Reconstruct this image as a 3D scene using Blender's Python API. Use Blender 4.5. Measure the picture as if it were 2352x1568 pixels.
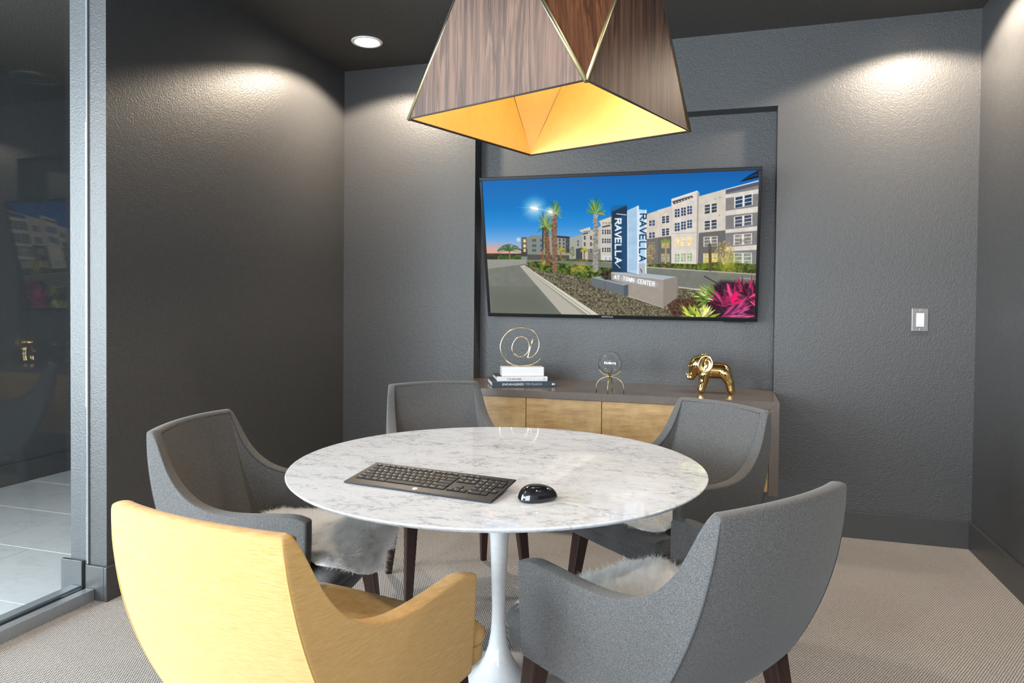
import bpy, bmesh, math, random
import numpy as np
from mathutils import Vector, Matrix

for o in list(bpy.data.objects): bpy.data.objects.remove(o, do_unlink=True)
scene = bpy.context.scene
COL = scene.collection
PI = math.pi

# ------------------------------------------------------------------ camera
W, H, F_PX, SH = 2352, 1568, 1598.87, -59.18
cam_d = bpy.data.cameras.new('camera'); cam = bpy.data.objects.new('camera', cam_d); COL.objects.link(cam)
cam_d.sensor_fit = 'HORIZONTAL'; cam_d.sensor_width = 36.0; cam_d.lens = F_PX / W * 36.0
cam_d.shift_y = SH / W; cam_d.clip_start = 0.02
R_ = Vector((0.95624128, 0.29243622, 0.0091478)); U_ = Vector((-0.01412818, 0.0149232, 0.99978882)); FW_ = Vector((-0.29223795, 0.95616858, -0.01840177))
CAMZ = 1.2
cam.matrix_world = Matrix(((R_.x, U_.x, -FW_.x, 0), (R_.y, U_.y, -FW_.y, 0), (R_.z, U_.z, -FW_.z, CAMZ), (0, 0, 0, 1)))
scene.camera = cam

# ------------------------------------------------------------------ world, daylight, exposure
world = bpy.data.worlds.new('world'); scene.world = world; world.use_nodes = True
world.node_tree.nodes['Background'].inputs[0].default_value = (0.80, 0.90, 1.0, 1)
world.node_tree.nodes['Background'].inputs[1].default_value = 0.6
def area(name, loc, rot, sx, sy, power, color):
    l = bpy.data.lights.new(name, 'AREA'); l.shape = 'RECTANGLE'; l.size = sx; l.size_y = sy; l.energy = power; l.color = color
    o = bpy.data.objects.new(name, l); COL.objects.link(o); o.location = loc; o.rotation_euler = rot
    return o
# daylight arriving through the two window openings of the wall behind the camera
area('daylight_room', (-0.55, -2.75, 1.45), (PI/2, 0, 0), 3.2, 2.1, 135, (0.86, 0.935, 1.0))
area('daylight_hall', (-3.45, -2.75, 1.45), (PI/2, 0, 0), 1.6, 2.1, 270, (0.84, 0.92, 1.0))
area('daylight_hall_side', (-4.52, -0.55, 1.45), (0, -PI/2, 0), 2.1, 2.6, 320, (0.86, 0.93, 1.0))
vs = scene.view_settings
vs.view_transform = 'Standard'; vs.look = 'None'; vs.gamma = 1.0; vs.use_curve_mapping = False; vs.exposure = 0.85

# ------------------------------------------------------------------ node helpers
def new_mat(name):
    m = bpy.data.materials.new(name); m.use_nodes = True
    nt = m.node_tree; b = nt.nodes['Principled BSDF']
    return m, nt, b
def N(nt, typ, **kw):
    n = nt.nodes.new(typ)
    for k, v in kw.items():
        if k.startswith('i_'):
            key = k[2:]; key = int(key) if key.isdigit() else key.replace('_', ' ')
            n.inputs[key].default_value = v
        else: setattr(n, k, v)
    return n
def L(nt, a, b): nt.links.new(a, b)
def coord(nt, scale=(1, 1, 1), rot=(0, 0, 0), kind='Object'):
    tc = N(nt, 'ShaderNodeTexCoord'); mp = N(nt, 'ShaderNodeMapping')
    mp.inputs['Scale'].default_value = scale; mp.inputs['Rotation'].default_value = rot
    L(nt, tc.outputs[kind], mp.inputs['Vector']); return mp.outputs['Vector']
def noise(nt, vec, scale, detail=3, rough=0.5, dist=0.0):
    n = N(nt, 'ShaderNodeTexNoise'); n.inputs['Scale'].default_value = scale; n.inputs['Detail'].default_value = detail
    n.inputs['Roughness'].default_value = rough; n.inputs['Distortion'].default_value = dist
    L(nt, vec, n.inputs['Vector']); return n
def ramp(nt, fac, stops):
    r = N(nt, 'ShaderNodeValToRGB'); e = r.color_ramp.elements
    while len(e) > 1: e.remove(e[-1])
    e[0].position = stops[0][0]; e[0].color = (*stops[0][1], 1)
    for p, c in stops[1:]:
        x = e.new(p); x.color = (*c, 1)
    L(nt, fac, r.inputs['Fac']); return r.outputs['Color']
def math_(nt, op, a, b=None, clamp=False):
    n = N(nt, 'ShaderNodeMath', operation=op); n.use_clamp = clamp
    for i, v in enumerate((a, b)):
        if v is None: continue
        if isinstance(v, (int, float)): n.inputs[i].default_value = v
        else: L(nt, v, n.inputs[i])
    return n.outputs[0]
def mixc(nt, fac, a, b, mode='MIX'):
    n = N(nt, 'ShaderNodeMix', data_type='RGBA', blend_type=mode)
    for s, v in ((0, fac), (6, a), (7, b)):
        if isinstance(v, (int, float)): n.inputs[s].default_value = v
        elif isinstance(v, tuple): n.inputs[s].default_value = (*v, 1) if len(v) == 3 else v
        else: L(nt, v, n.inputs[s])
    return n.outputs[2]
def bump(nt, b, height, strength, dist):
    n = N(nt, 'ShaderNodeBump'); n.inputs['Strength'].default_value = strength; n.inputs['Distance'].default_value = dist
    L(nt, height, n.inputs['Height']); L(nt, n.outputs['Normal'], b.inputs['Normal'])
def S(r, g, b):   # sRGB 0..255 -> linear
    f = lambda c: (c/255/12.92) if c/255 <= .04045 else ((c/255 + .055)/1.055)**2.4
    return (f(r), f(g), f(b))
def plain(name, col, rough=0.5, metal=0.0, spec=0.5, coat=0.0):
    m, nt, b = new_mat(name)
    v = coord(nt); n = noise(nt, v, 60, 2)
    c = ramp(nt, n.outputs['Fac'], [(0.3, tuple(x*0.96 for x in col)), (0.7, tuple(min(1, x*1.04) for x in col))])
    L(nt, c, b.inputs['Base Color']); b.inputs['Roughness'].default_value = rough; b.inputs['Metallic'].default_value = metal
    b.inputs['Specular IOR Level'].default_value = spec; b.inputs['Coat Weight'].default_value = coat; b.inputs['Coat Roughness'].default_value = 0.03
    return m
M = {}
def paint_mat(name, col, rough, bs):
    m, nt, b = new_mat(name); v = coord(nt)
    n1 = noise(nt, v, 135, 2, 0.45); n2 = noise(nt, v, 45, 2, 0.5)
    hgt = math_(nt, 'ADD', n1.outputs['Fac'], math_(nt, 'MULTIPLY', n2.outputs['Fac'], 0.5))
    c = ramp(nt, n2.outputs['Fac'], [(0.3, tuple(x*0.95 for x in col)), (0.7, tuple(x*1.05 for x in col))])
    L(nt, c, b.inputs['Base Color']); b.inputs['Roughness'].default_value = rough
    bump(nt, b, hgt, bs, 0.0035); return m
M['wall'] = paint_mat('wall_paint', (0.050, 0.0505, 0.0525), 0.46, 0.42)
M['ceiling'] = paint_mat('ceiling_paint', (0.054, 0.049, 0.043), 0.6, 0.7)
M['trim'] = paint_mat('trim_paint', (0.044, 0.0445, 0.0455), 0.38, 0.06)
# carpet: woven loops
m, nt, b = new_mat('carpet'); v = coord(nt, rot=(0, 0, 0.0))
sep = N(nt, 'ShaderNodeSeparateXYZ'); wob = noise(nt, v, 160, 2)
vv = N(nt, 'ShaderNodeVectorMath', operation='MULTIPLY_ADD'); L(nt, wob.outputs['Color'], vv.inputs[0]); vv.inputs[1].default_value = (.0022, .0022, 0); L(nt, v, vv.inputs[2])
L(nt, vv.outputs[0], sep.inputs[0])
row = math_(nt, 'MULTIPLY', sep.outputs[1], 1/0.0075)
off = math_(nt, 'MULTIPLY', math_(nt, 'MODULO', math_(nt, 'FLOOR', math_(nt, 'ADD', row, 2000)), 2.0), 0.5)
cx = math_(nt, 'ADD', math_(nt, 'MULTIPLY', sep.outputs[0], 1/0.0085), off)
sx_ = math_(nt, 'ABSOLUTE', math_(nt, 'SINE', math_(nt, 'MULTIPLY', cx, PI)))
sy_ = math_(nt, 'ABSOLUTE', math_(nt, 'SINE', math_(nt, 'MULTIPLY', row, PI)))
loop = math_(nt, 'MULTIPLY', math_(nt, 'POWER', sx_, 0.6), math_(nt, 'POWER', sy_, 0.6))
big = noise(nt, v, 1.3, 3); fine = noise(nt, v, 320, 2)
base = ramp(nt, loop, [(0.15, (0.070, 0.061, 0.057)), (0.5, (0.275, 0.257, 0.245)), (0.9, (0.535, 0.515, 0.50))])
c = mixc(nt, 1.0, base, ramp(nt, fine.outputs['Fac'], [(0.3, (0.78, 0.78, 0.78)), (0.7, (1.15, 1.15, 1.15))]), 'MULTIPLY')
c = mixc(nt, 1.0, c, ramp(nt, big.outputs['Fac'], [(0.3, (0.92, 0.90, 0.88)), (0.7, (1.04, 1.04, 1.04))]), 'MULTIPLY')
L(nt, c, b.inputs['Base Color']); b.inputs['Roughness'].default_value = 0.95; b.inputs['Specular IOR Level'].default_value = 0.1
bump(nt, b, loop, 0.8, 0.003); M['carpet'] = m
def marble_mat(name, base, vein, scale, amount, rough, rot=0.6):
    m, nt, b = new_mat(name); v = coord(nt, scale=(1, 1.9, 1), rot=(0, 0, rot))
    d = noise(nt, v, scale*0.8, 6, 0.6)
    vv = N(nt, 'ShaderNodeVectorMath', operation='MULTIPLY_ADD'); L(nt, d.outputs['Color'], vv.inputs[0]); vv.inputs[1].default_value = (0.35/scale*3, 0.35/scale*3, 0.1); L(nt, v, vv.inputs[2])
    def veins(sc, k, det):
        n = noise(nt, vv.outputs[0], sc, det, 0.62)
        a = math_(nt, 'ABSOLUTE', math_(nt, 'SUBTRACT', n.outputs['Fac'], 0.5))
        return math_(nt, 'POWER', math_(nt, 'SUBTRACT', 1.0, math_(nt, 'MULTIPLY', a, k, True), True), 2.0)
    v1 = veins(scale, 30, 5); v2 = veins(scale*2.3, 24, 4)
    cl = noise(nt, v, scale*0.9, 5, 0.6)
    mask = ramp(nt, cl.outputs['Fac'], [(0.38, (0, 0, 0)), (0.68, (1, 1, 1))])
    f = math_(nt, 'MULTIPLY', math_(nt, 'ADD', math_(nt, 'MULTIPLY', v1, 0.75), math_(nt, 'MULTIPLY', v2, 0.5), True), math_(nt, 'ADD', math_(nt, 'MULTIPLY', mask, 0.75), 0.2))
    cloud = ramp(nt, cl.outputs['Fac'], [(0.3, base), (0.75, tuple(x*0.90 + y*0.10 for x, y in zip(base, vein)))])
    c = mixc(nt, math_(nt, 'MULTIPLY', f, amount, True), cloud, vein)
    L(nt, c, b.inputs['Base Color']); b.inputs['Roughness'].default_value = rough; return m
M['marble'] = marble_mat('table_marble', (0.605, 0.642, 0.70), (0.12, 0.134, 0.165), 7.0, 1.0, 0.045, 0.75)
M['tile'] = marble_mat('hall_tile', (0.50, 0.498, 0.496), (0.31, 0.305, 0.30), 2.2, 0.6, 0.22)
M['block'] = marble_mat('white_stone', (0.62, 0.635, 0.66), (0.46, 0.47, 0.49), 14, 0.3, 0.3)
M['grout'] = plain('grout', (0.48, 0.475, 0.47), 0.8)
M['stone'] = marble_mat('taupe_stone', (0.098, 0.077, 0.066), (0.15, 0.122, 0.107), 12, 0.55, 0.2)
def fabric(name, dark, mid, light, streak=False):
    m, nt, b = new_mat(name)
    v = coord(nt)
    if streak:
        vs_ = coord(nt, scale=(22, 22, 420)); n = noise(nt, vs_, 1.6, 3, 0.6); n2 = noise(nt, coord(nt, scale=(400, 400, 900)), 1.0, 2, 0.6); 
        f = math_(nt, 'ADD', math_(nt, 'MULTIPLY', n.outputs['Fac'], 0.7), math_(nt, 'MULTIPLY', n2.outputs['Fac'], 0.3))
        c = ramp(nt, f, [(0.32, dark), (0.5, mid), (0.68, light)]); h = n2.outputs['Fac']
    else:
        n = noise(nt, coord(nt, scale=(1, 1, 0.7)), 760, 2, 0.6); n2 = noise(nt, v, 900, 2, 0.6)
        f = math_(nt, 'ADD', math_(nt, 'MULTIPLY', n.outputs['Fac'], 0.65), math_(nt, 'MULTIPLY', n2.outputs['Fac'], 0.35))
        c = ramp(nt, f, [(0.38, dark), (0.5, mid), (0.62, light)]); h = f
    L(nt, c, b.inputs['Base Color']); b.inputs['Roughness'].default_value = 0.95; b.inputs['Specular IOR Level'].default_value = 0.15
    b.inputs['Sheen Weight'].default_value = 0.12
    bump(nt, b, h, 0.25, 0.0012); return m
M['grey'] = fabric('grey_heather', (0.037, 0.037, 0.0375), (0.081, 0.0805, 0.081), (0.142, 0.141, 0.142))
M['dgrey'] = plain('grey_seam', (0.034, 0.034, 0.036), 0.95)
M['yellow'] = fabric('yellow_weave', (0.38, 0.221, 0.070), (0.44, 0.274, 0.102), (0.49, 0.332, 0.152), True)
M['dyellow'] = plain('yellow_seam', (0.46, 0.28, 0.085), 0.95)
def wood(name, stops, scale, rough, axis=(14, 14, 0.8), bands=2.5, coat=0.0, spec=0.5):
    m, nt, b = new_mat(name)
    v = coord(nt, scale=axis); n = noise(nt, v, scale, 6, 0.62, 0.6)
    v2 = coord(nt, scale=(axis[0]*6, axis[1]*6, axis[2]*3)); n2 = noise(nt, v2, scale, 3, 0.6)
    saw = math_(nt, 'FRACT', math_(nt, 'MULTIPLY', n.outputs['Fac'], bands*3))
    f = math_(nt, 'ADD', math_(nt, 'MULTIPLY', math_(nt, 'ABSOLUTE', math_(nt, 'SUBTRACT', saw, 0.5)), 0.5), math_(nt, 'MULTIPLY', n.outputs['Fac'], 0.55))
    f = math_(nt, 'ADD', math_(nt, 'MULTIPLY', f, 0.72), math_(nt, 'MULTIPLY', n2.outputs['Fac'], 0.28))
    c = ramp(nt, f, stops); L(nt, c, b.inputs['Base Color']); b.inputs['Roughness'].default_value = rough; b.inputs['Coat Weight'].default_value = coat; b.inputs['Specular IOR Level'].default_value = spec
    return m
M['walnut'] = wood('walnut_veneer', [(0.28, (0.018, 0.009, 0.007)), (0.42, (0.060, 0.031, 0.022)), (0.56, (0.112, 0.062, 0.043)), (0.72, (0.19, 0.113, 0.078))], 1.6, 0.5, spec=0.3)
M['walnut_warm'] = wood('walnut_warm', [(0.25, (0.020, 0.007, 0.004)), (0.45, (0.075, 0.028, 0.013)), (0.62, (0.130, 0.054, 0.025)), (0.78, (0.20, 0.092, 0.046))], 1.6, 0.45, spec=0.3)
M['leg'] = wood('dark_mahogany', [(0.25, (0.010, 0.004, 0.003)), (0.5, (0.030, 0.011, 0.008)), (0.75, (0.065, 0.024, 0.015))], 4, 0.35)
m, nt, b = new_mat('golden_veneer'); v = coord(nt, scale=(3.0, 3.0, 22)); n = noise(nt, v, 2.4, 6, 0.68); n2 = noise(nt, coord(nt, scale=(9, 9, 4)), 1.2, 4, 0.6)
f = math_(nt, 'ADD', math_(nt, 'MULTIPLY', n.outputs['Fac'], 0.6), math_(nt, 'MULTIPLY', n2.outputs['Fac'], 0.4))
c = ramp(nt, f, [(0.32, (0.15, 0.080, 0.026)), (0.48, (0.31, 0.182, 0.064)), (0.62, (0.39, 0.255, 0.106)), (0.75, (0.47, 0.345, 0.18))])
L(nt, c, b.inputs['Base Color']); b.inputs['Roughness'].default_value = 0.38; M['veneer'] = m
M['brass'] = plain('brass', (0.36, 0.31, 0.17), 0.42, 1.0)
M['champagne'] = plain('champagne_metal', (0.86, 0.74, 0.50), 0.22, 1.0)
M['gold'] = plain('polished_gold', (0.80, 0.56, 0.22), 0.05, 1.0)
M['lining'] = plain('gold_lining', (0.80, 0.50, 0.16), 0.42, 0.25)
M['black'] = plain('black_plastic', (0.008, 0.008, 0.009), 0.4, 0, 0.3)
M['bezel'] = plain('bezel_plastic', (0.007, 0.007, 0.008), 0.3, 0, 0.2)
M['gloss'] = plain('gloss_black', (0.006, 0.006, 0.008), 0.06, 0.0, 0.6, 0.6)
M['key'] = plain('key_plastic', (0.008, 0.008, 0.009), 0.5, 0, 0.25)
M['legend'] = plain('legend_print', (0.75, 0.76, 0.78), 0.6)
M['white_gloss'] = plain('white_lacquer', (0.66, 0.665, 0.68), 0.12, 0, 0.5, 0.4)
M['white'] = plain('white_plastic', (0.64, 0.65, 0.675), 0.35)
M['paper'] = plain('page_paper', (0.55, 0.545, 0.53), 0.9)
M['navy'] = plain('slate_cover', (0.032, 0.048, 0.066), 0.35)
M['navytop'] = plain('dark_jacket', (0.018, 0.018, 0.022), 0.30)
M['whitecover'] = plain('white_cover', (0.60, 0.62, 0.66), 0.35)
M['ink'] = plain('black_ink', (0.02, 0.02, 0.025), 0.6)
M['silverink'] = plain('grey_ink', (0.40, 0.42, 0.44), 0.6)
M['steel'] = plain('brushed_steel', (0.20, 0.19, 0.185), 0.34, 0.8)
M['chrome'] = plain('chrome', (0.85, 0.85, 0.85), 0.1, 1.0)
M['alu'] = plain('aluminium', (0.30, 0.325, 0.345), 0.38, 0.55)
M['gasket'] = plain('black_gasket', (0.006, 0.006, 0.007), 0.5)
M['caulk'] = plain('grey_caulk', (0.20, 0.22, 0.24), 0.35)
M['void'] = plain('dark_carcass', (0.010, 0.009, 0.008), 0.7)
M['trimwhite'] = plain('trim_white', (0.85, 0.83, 0.82), 0.4)
M['grille'] = plain('speaker_grille', (0.11, 0.115, 0.12), 0.6)
m, nt, b = new_mat('pelt'); n = noise(nt, coord(nt), 40, 3); L(nt, ramp(nt, n.outputs['Fac'], [(0.3, (0.88, 0.86, 0.83)), (0.7, (0.95, 0.95, 0.94))]), b.inputs['Base Color']); b.inputs['Roughness'].default_value = 0.95; M['pelt'] = m
m, nt, b = new_mat('wool'); n = noise(nt, coord(nt), 25, 3); L(nt, ramp(nt, n.outputs['Fac'], [(0.3, (0.90, 0.885, 0.865)), (0.7, (0.97, 0.97, 0.97))]), b.inputs['Base Color']); b.inputs['Roughness'].default_value = 0.8
b.inputs['Specular IOR Level'].default_value = 0.2; b.inputs['Sheen Weight'].default_value = 0.4; b.inputs['Subsurface Weight'].default_value = 0.0
tr = N(nt, 'ShaderNodeBsdfTranslucent'); tr.inputs[0].default_value = (0.95, 0.945, 0.935, 1); mx = N(nt, 'ShaderNodeMixShader'); mx.inputs[0].default_value = 0.62
L(nt, b.outputs[0], mx.inputs[1]); L(nt, tr.outputs[0], mx.inputs[2]); L(nt, mx.outputs[0], nt.nodes['Material Output'].inputs[0]); M['wool'] = m
# window pane: clear sheet that reflects by its Fresnel term
m, nt, b = new_mat('pane_glass'); tp = N(nt, 'ShaderNodeBsdfTransparent'); tp.inputs[0].default_value = (0.90, 0.93, 0.93, 1); gl = N(nt, 'ShaderNodeBsdfGlossy'); gl.inputs['Roughness'].default_value = 0.0
fr = N(nt, 'ShaderNodeLayerWeight'); fr.inputs[0].default_value = 0.5; nn = noise(nt, coord(nt), 2, 1); mx = N(nt, 'ShaderNodeMixShader')
L(nt, math_(nt, 'ADD', math_(nt, 'MULTIPLY', math_(nt, 'POWER', fr.outputs[1], 4.5), 0.9), math_(nt, 'ADD', math_(nt, 'MULTIPLY', nn.outputs['Fac'], 0.004), 0.045), True), mx.inputs[0]); L(nt, tp.outputs[0], mx.inputs[1]); L(nt, gl.outputs[0], mx.inputs[2]); L(nt, mx.outputs[0], nt.nodes['Material Output'].inputs[0]); M['pane'] = m
m, nt, b = new_mat('crystal'); b.inputs['Transmission Weight'].default_value = 1.0; b.inputs['Roughness'].default_value = 0.0; b.inputs['IOR'].default_value = 1.45
n = noise(nt, coord(nt), 5, 1); L(nt, ramp(nt, n.outputs['Fac'], [(0.2, (0.97, 0.98, 0.99)), (0.8, (1, 1, 1))]), b.inputs['Base Color']); M['crystal'] = m
def emit(name, col, strength):
    m, nt, b = new_mat(name); n = noise(nt, coord(nt), 8, 1)
    L(nt, ramp(nt, n.outputs['Fac'], [(0.2, tuple(x*0.97 for x in col)), (0.8, col)]), b.inputs['Emission Color']); b.inputs['Emission Strength'].default_value = strength
    b.inputs['Base Color'].default_value = (0.8, 0.8, 0.8, 1); return m
M['lens'] = emit('lamp_lens', (1.0, 0.90, 0.76), 12.0)
M['bulb'] = emit('warm_bulb', (1.0, 0.72, 0.38), 6.0)
m, nt, b = new_mat('screen_picture'); at = N(nt, 'ShaderNodeVertexColor'); at.layer_name = 'picture'
L(nt, at.outputs['Color'], b.inputs['Emission Color']); b.inputs['Emission Strength'].default_value = 0.585
b.inputs['Base Color'].default_value = (0.002, 0.002, 0.002, 1); b.inputs['Roughness'].default_value = 0.30; b.inputs['Specular IOR Level'].default_value = 0.05; M['screen'] = m

# ------------------------------------------------------------------ object helpers
def tag(o, label=None, cat=None, group=None, kind=None):
    for k, v in (('label', label), ('category', cat), ('group', group), ('kind', kind)):
        if v: o[k] = v
    return o
def link(name, me, mat=None, parent=None, smooth=False):
    if mat is not None:
        me.materials.clear()
        for x in (mat if isinstance(mat, (list, tuple)) else [mat]): me.materials.append(M[x] if isinstance(x, str) else x)
    if smooth: me.shade_smooth()
    o = bpy.data.objects.new(name, me); COL.objects.link(o)
    if parent: o.parent = parent
    return o
def mesh(name, verts, faces, mat=None, parent=None, smooth=False, fix=True):
    me = bpy.data.meshes.new(name); me.from_pydata([tuple(v) for v in verts], [], faces)
    if fix:
        bm = bmesh.new(); bm.from_mesh(me); bmesh.ops.recalc_face_normals(bm, faces=bm.faces); bm.to_mesh(me); bm.free()
    me.update(); return link(name, me, mat, parent, smooth)
def empty(name, loc=(0, 0, 0), rz=0, rx=0):
    o = bpy.data.objects.new(name, None); COL.objects.link(o); o.location = loc; o.rotation_euler = (rx, 0, rz); o.empty_display_size = 0.1; return o
def box_vf(x0, x1, y0, y1, z0, z1):
    v = [(x, y, z) for z in (z0, z1) for y in (y0, y1) for x in (x0, x1)]
    return v, [(0, 2, 3, 1), (4, 5, 7, 6), (0, 1, 5, 4), (2, 6, 7, 3), (0, 4, 6, 2), (1, 3, 7, 5)]
def boxes(name, lst, mat, parent=None, bev=0.0, seg=2):
    V, F = [], []
    for b_ in lst:
        v, f = box_vf(*b_); n = len(V); V += v; F += [tuple(i + n for i in q) for q in f]
    me = bpy.data.meshes.new(name); me.from_pydata(V, [], F)
    bm = bmesh.new(); bm.from_mesh(me); bmesh.ops.recalc_face_normals(bm, faces=bm.faces)
    if bev: bmesh.ops.bevel(bm, geom=list(bm.edges), offset=bev, segments=seg, profile=0.5, affect='EDGES')
    bm.to_mesh(me); bm.free()
    return link(name, me, mat, parent)
def box(name, b_, mat, parent=None, bev=0.0, seg=2): return boxes(name, [b_], mat, parent, bev, seg)
def lathe_vf(prof, n=48, cap=True):
    V, F = [], []
    for r, z in prof:
        for i in range(n): a = 2*PI*i/n; V.append((r*math.cos(a), r*math.sin(a), z))
    for j in range(len(prof)-1):
        for i in range(n): k = (i+1) % n; F.append((j*n+i, j*n+k, (j+1)*n+k, (j+1)*n+i))
    if cap: F.append(tuple(range(n))); F.append(tuple((len(prof)-1)*n+i for i in range(n)))
    return V, F
def lathe(name, prof, mat, parent=None, n=48, loc=(0, 0, 0), smooth=True):
    V, F = lathe_vf(prof, n); V = [(x+loc[0], y+loc[1], z+loc[2]) for x, y, z in V]
    return mesh(name, V, F, mat, parent, smooth)
def tube_vf(pts, r, n=8, closed=False):
    P = [Vector(p) for p in pts]; V, F = [], []; k = len(P)
    rr = r if isinstance(r, (list, tuple)) else [r]*k
    up = None
    for i, p in enumerate(P):
        a = P[(i-1) % k] if (closed or i > 0) else p; b_ = P[(i+1) % k] if (closed or i < k-1) else p
        t = (b_-a).normalized()
        if up is None: up = t.orthogonal().normalized()
        up = (up - t*up.dot(t)); up = up.normalized() if up.length > 1e-6 else t.orthogonal().normalized()
        s = t.cross(up)
        for j in range(n): an = 2*PI*j/n; V.append(p + (up*math.cos(an) + s*math.sin(an))*rr[i])
    for i in range(k if closed else k-1):
        for j in range(n): q = (j+1) % n; i2 = (i+1) % k; F.append((i*n+j, i*n+q, i2*n+q, i2*n+j))
    if not closed: F.append(tuple(range(n))); F.append(tuple((k-1)*n+j for j in range(n)))
    return V, F
def tube(name, pts, r, mat, parent=None, n=8, closed=False):
    V, F = tube_vf(pts, r, n, closed); return mesh(name, V, F, mat, parent, True)
def disc_vf(c, r, n=20, z=0): return [(c[0]+r*math.cos(2*PI*i/n), c[1]+r*math.sin(2*PI*i/n), z) for i in range(n)]
TXT = {}
def text_mesh(body, size, ext=0.0):
    key = (body, size, ext)
    if key not in TXT:
        cu = bpy.data.curves.new('lettering', 'FONT'); cu.body = body; cu.size = size; cu.align_x = 'CENTER'; cu.align_y = 'CENTER'; cu.extrude = ext; cu.resolution_u = 2
        o = bpy.data.objects.new('lettering_source', cu); COL.objects.link(o)
        dg = bpy.context.evaluated_depsgraph_get(); me = bpy.data.meshes.new_from_object(o.evaluated_get(dg)); bpy.data.objects.remove(o, do_unlink=True); bpy.data.curves.remove(cu)
        TXT[key] = me
    return TXT[key]
def text(name, body, size, mat, parent, loc, rot=(0, 0, 0), sx=1.0):
    me = text_mesh(body, size)
    if not me.materials: me.materials.append(M[mat])
    o = bpy.data.objects.new(name, me); COL.objects.link(o); o.parent = parent; o.location = loc; o.rotation_euler = rot; o.scale = (sx, 1, 1); return o

# ------------------------------------------------------------------ the room
XL, XR, D, C = -2.3408, 1.1858, 3.9574, 2.6641
JX = -2.525; YJ = 2.165; HX = -4.385; YF = -2.6; YE = 5.2
NL, NR, NT, ND = -1.4498, 0.2548, 2.2582, 0.1135
CF, CZ = 3.5226, 0.740
st = lambda o: tag(o, kind='structure')
st(box('floor', (XL-0.09, XR+0.2, YF, D+0.15, -0.12, 0.0), 'carpet'))
st(box('ceiling', (HX-0.15, XR+0.2, YF-0.2, YE+0.2, C, C+0.15), 'ceiling'))
st(box('wall_left', (JX, XL, YJ, D+0.15, 0, C), 'wall'))
st(box('wall_right', (XR, XR+0.18, YF-0.2, D+0.15, 0, C), 'wall'))
st(boxes('wall_back', [(XL, NL, D, D+0.2, 0, C), (NR, XR, D, D+0.2, 0, C), (NL, NR, D, D+0.2, NT, C), (NL, NR, D+ND, D+0.2, CZ-0.06, NT), (NL, NR, D, D+0.2, 0, CZ-0.06)], 'wall'))
# wall behind the camera with its two window openings
st(boxes('wall_front', [(HX, -4.25, YF-0.15, YF, 0, C), (-2.65, -2.15, YF-0.15, YF, 0, C), (1.05, XR, YF-0.15, YF, 0, C), (-4.25, -2.65, YF-0.15, YF, 0, 0.35), (-2.15, 1.05, YF-0.15, YF, 0, 0.35), (-4.25, -2.65, YF-0.15, YF, 2.5, C), (-2.15, 1.05, YF-0.15, YF, 2.5, C)], 'wall'))
st(boxes('wall_hall', [(HX-0.15, HX, YF-0.2, -1.9, 0, C), (HX-0.15, HX, 0.8, YE, 0, C), (HX-0.15, HX, -1.9, 0.8, 0, 0.35), (HX-0.15, HX, -1.9, 0.8, 2.5, C)], 'wall'))
st(box('wall_hall_end', (HX, JX, YE, YE+0.15, 0, C), 'wall'))
# hall floor: porcelain tiles laid in joints
hf = st(box('floor_hall', (HX-0.1, XL-0.09, YF, YE, -0.12, -0.0035), 'grout'))
tile_me = None
tw, tl = 0.60, 0.47
random.seed(4)
ny = int((YE - 0.9)/tl)
for iy in range(ny+1):
    for ix in range(4):
        x0 = HX + 0.017 + ix*tw - (0.3 if iy % 2 else 0); y0 = 0.9 + 0.195 + iy*tl
        if y0 > YE-0.1: continue
        xa, xb = max(x0, HX+0.001), min(x0+tw-0.004, XL-0.10); ya, yb = y0, min(y0+tl-0.004, YE-0.002)
        if xb-xa < 0.05: continue
        full = abs(xb-xa-(tw-0.004)) < 1e-4 and abs(yb-ya-(tl-0.004)) < 1e-4
        if full and tile_me is not None: o = bpy.data.objects.new('floor_tile', tile_me); COL.objects.link(o); o.parent = hf
        else:
            o = box('floor_tile', (0, xb-xa, 0, yb-ya, -0.006, 0.0), 'tile', hf, 0.0008, 1)
            if full: tile_me = o.data
        o.location = (xa, ya, 0)
# baseboards
BT, BH = 0.0159, 0.1368
st(box('baseboard_back', (XL, XR, D-BT, D, 0, BH), 'trim', bev=0.002))
st(box('baseboard_right', (XR-BT, XR, YF, D-BT, 0, BH), 'trim', bev=0.002))
st(box('baseboard_left', (XL, XL+BT, YJ-BT, D-BT, 0, BH), 'trim', bev=0.002))
st(box('baseboard_jamb_room', (-2.432, XL, YJ-BT, YJ, 0, BH), 'trim', bev=0.002))
st(box('baseboard_jamb_hall', (JX-0.035, -2.452, YJ-BT, YJ, 0, BH+0.012), 'trim', bev=0.002))
st(box('baseboard_hall', (HX, HX+BT, YF, YE, 0, BH), 'trim', bev=0.002))
# glazed partition between room and hall
w1 = st(empty('window_1', (0, 0, 0)))
box('glass_pane', (-2.446, -2.436, YF, YJ-0.001, 0.046, C-0.03), 'pane', w1)
box('channel_face', (-2.425, -2.385, YF, YJ-BT-0.001, 0.0, 0.046), 'alu', w1, 0.0015)
box('channel_face', (-2.502, -2.457, YF, YJ-BT-0.001, 0.0, 0.050), 'alu', w1, 0.0015)
box('gasket', (-2.457, -2.425, YF, YJ-BT-0.001, 0.0, 0.040), 'gasket', w1)
box('caulk_bead', (-2.4355, -2.428, YJ-0.008, YJ, BH, C-0.03), 'caulk', w1, 0.002)
box('head_channel', (-2.48, -2.402, YF, YJ-0.001, C-0.03, C), 'alu', w1, 0.0015)

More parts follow.
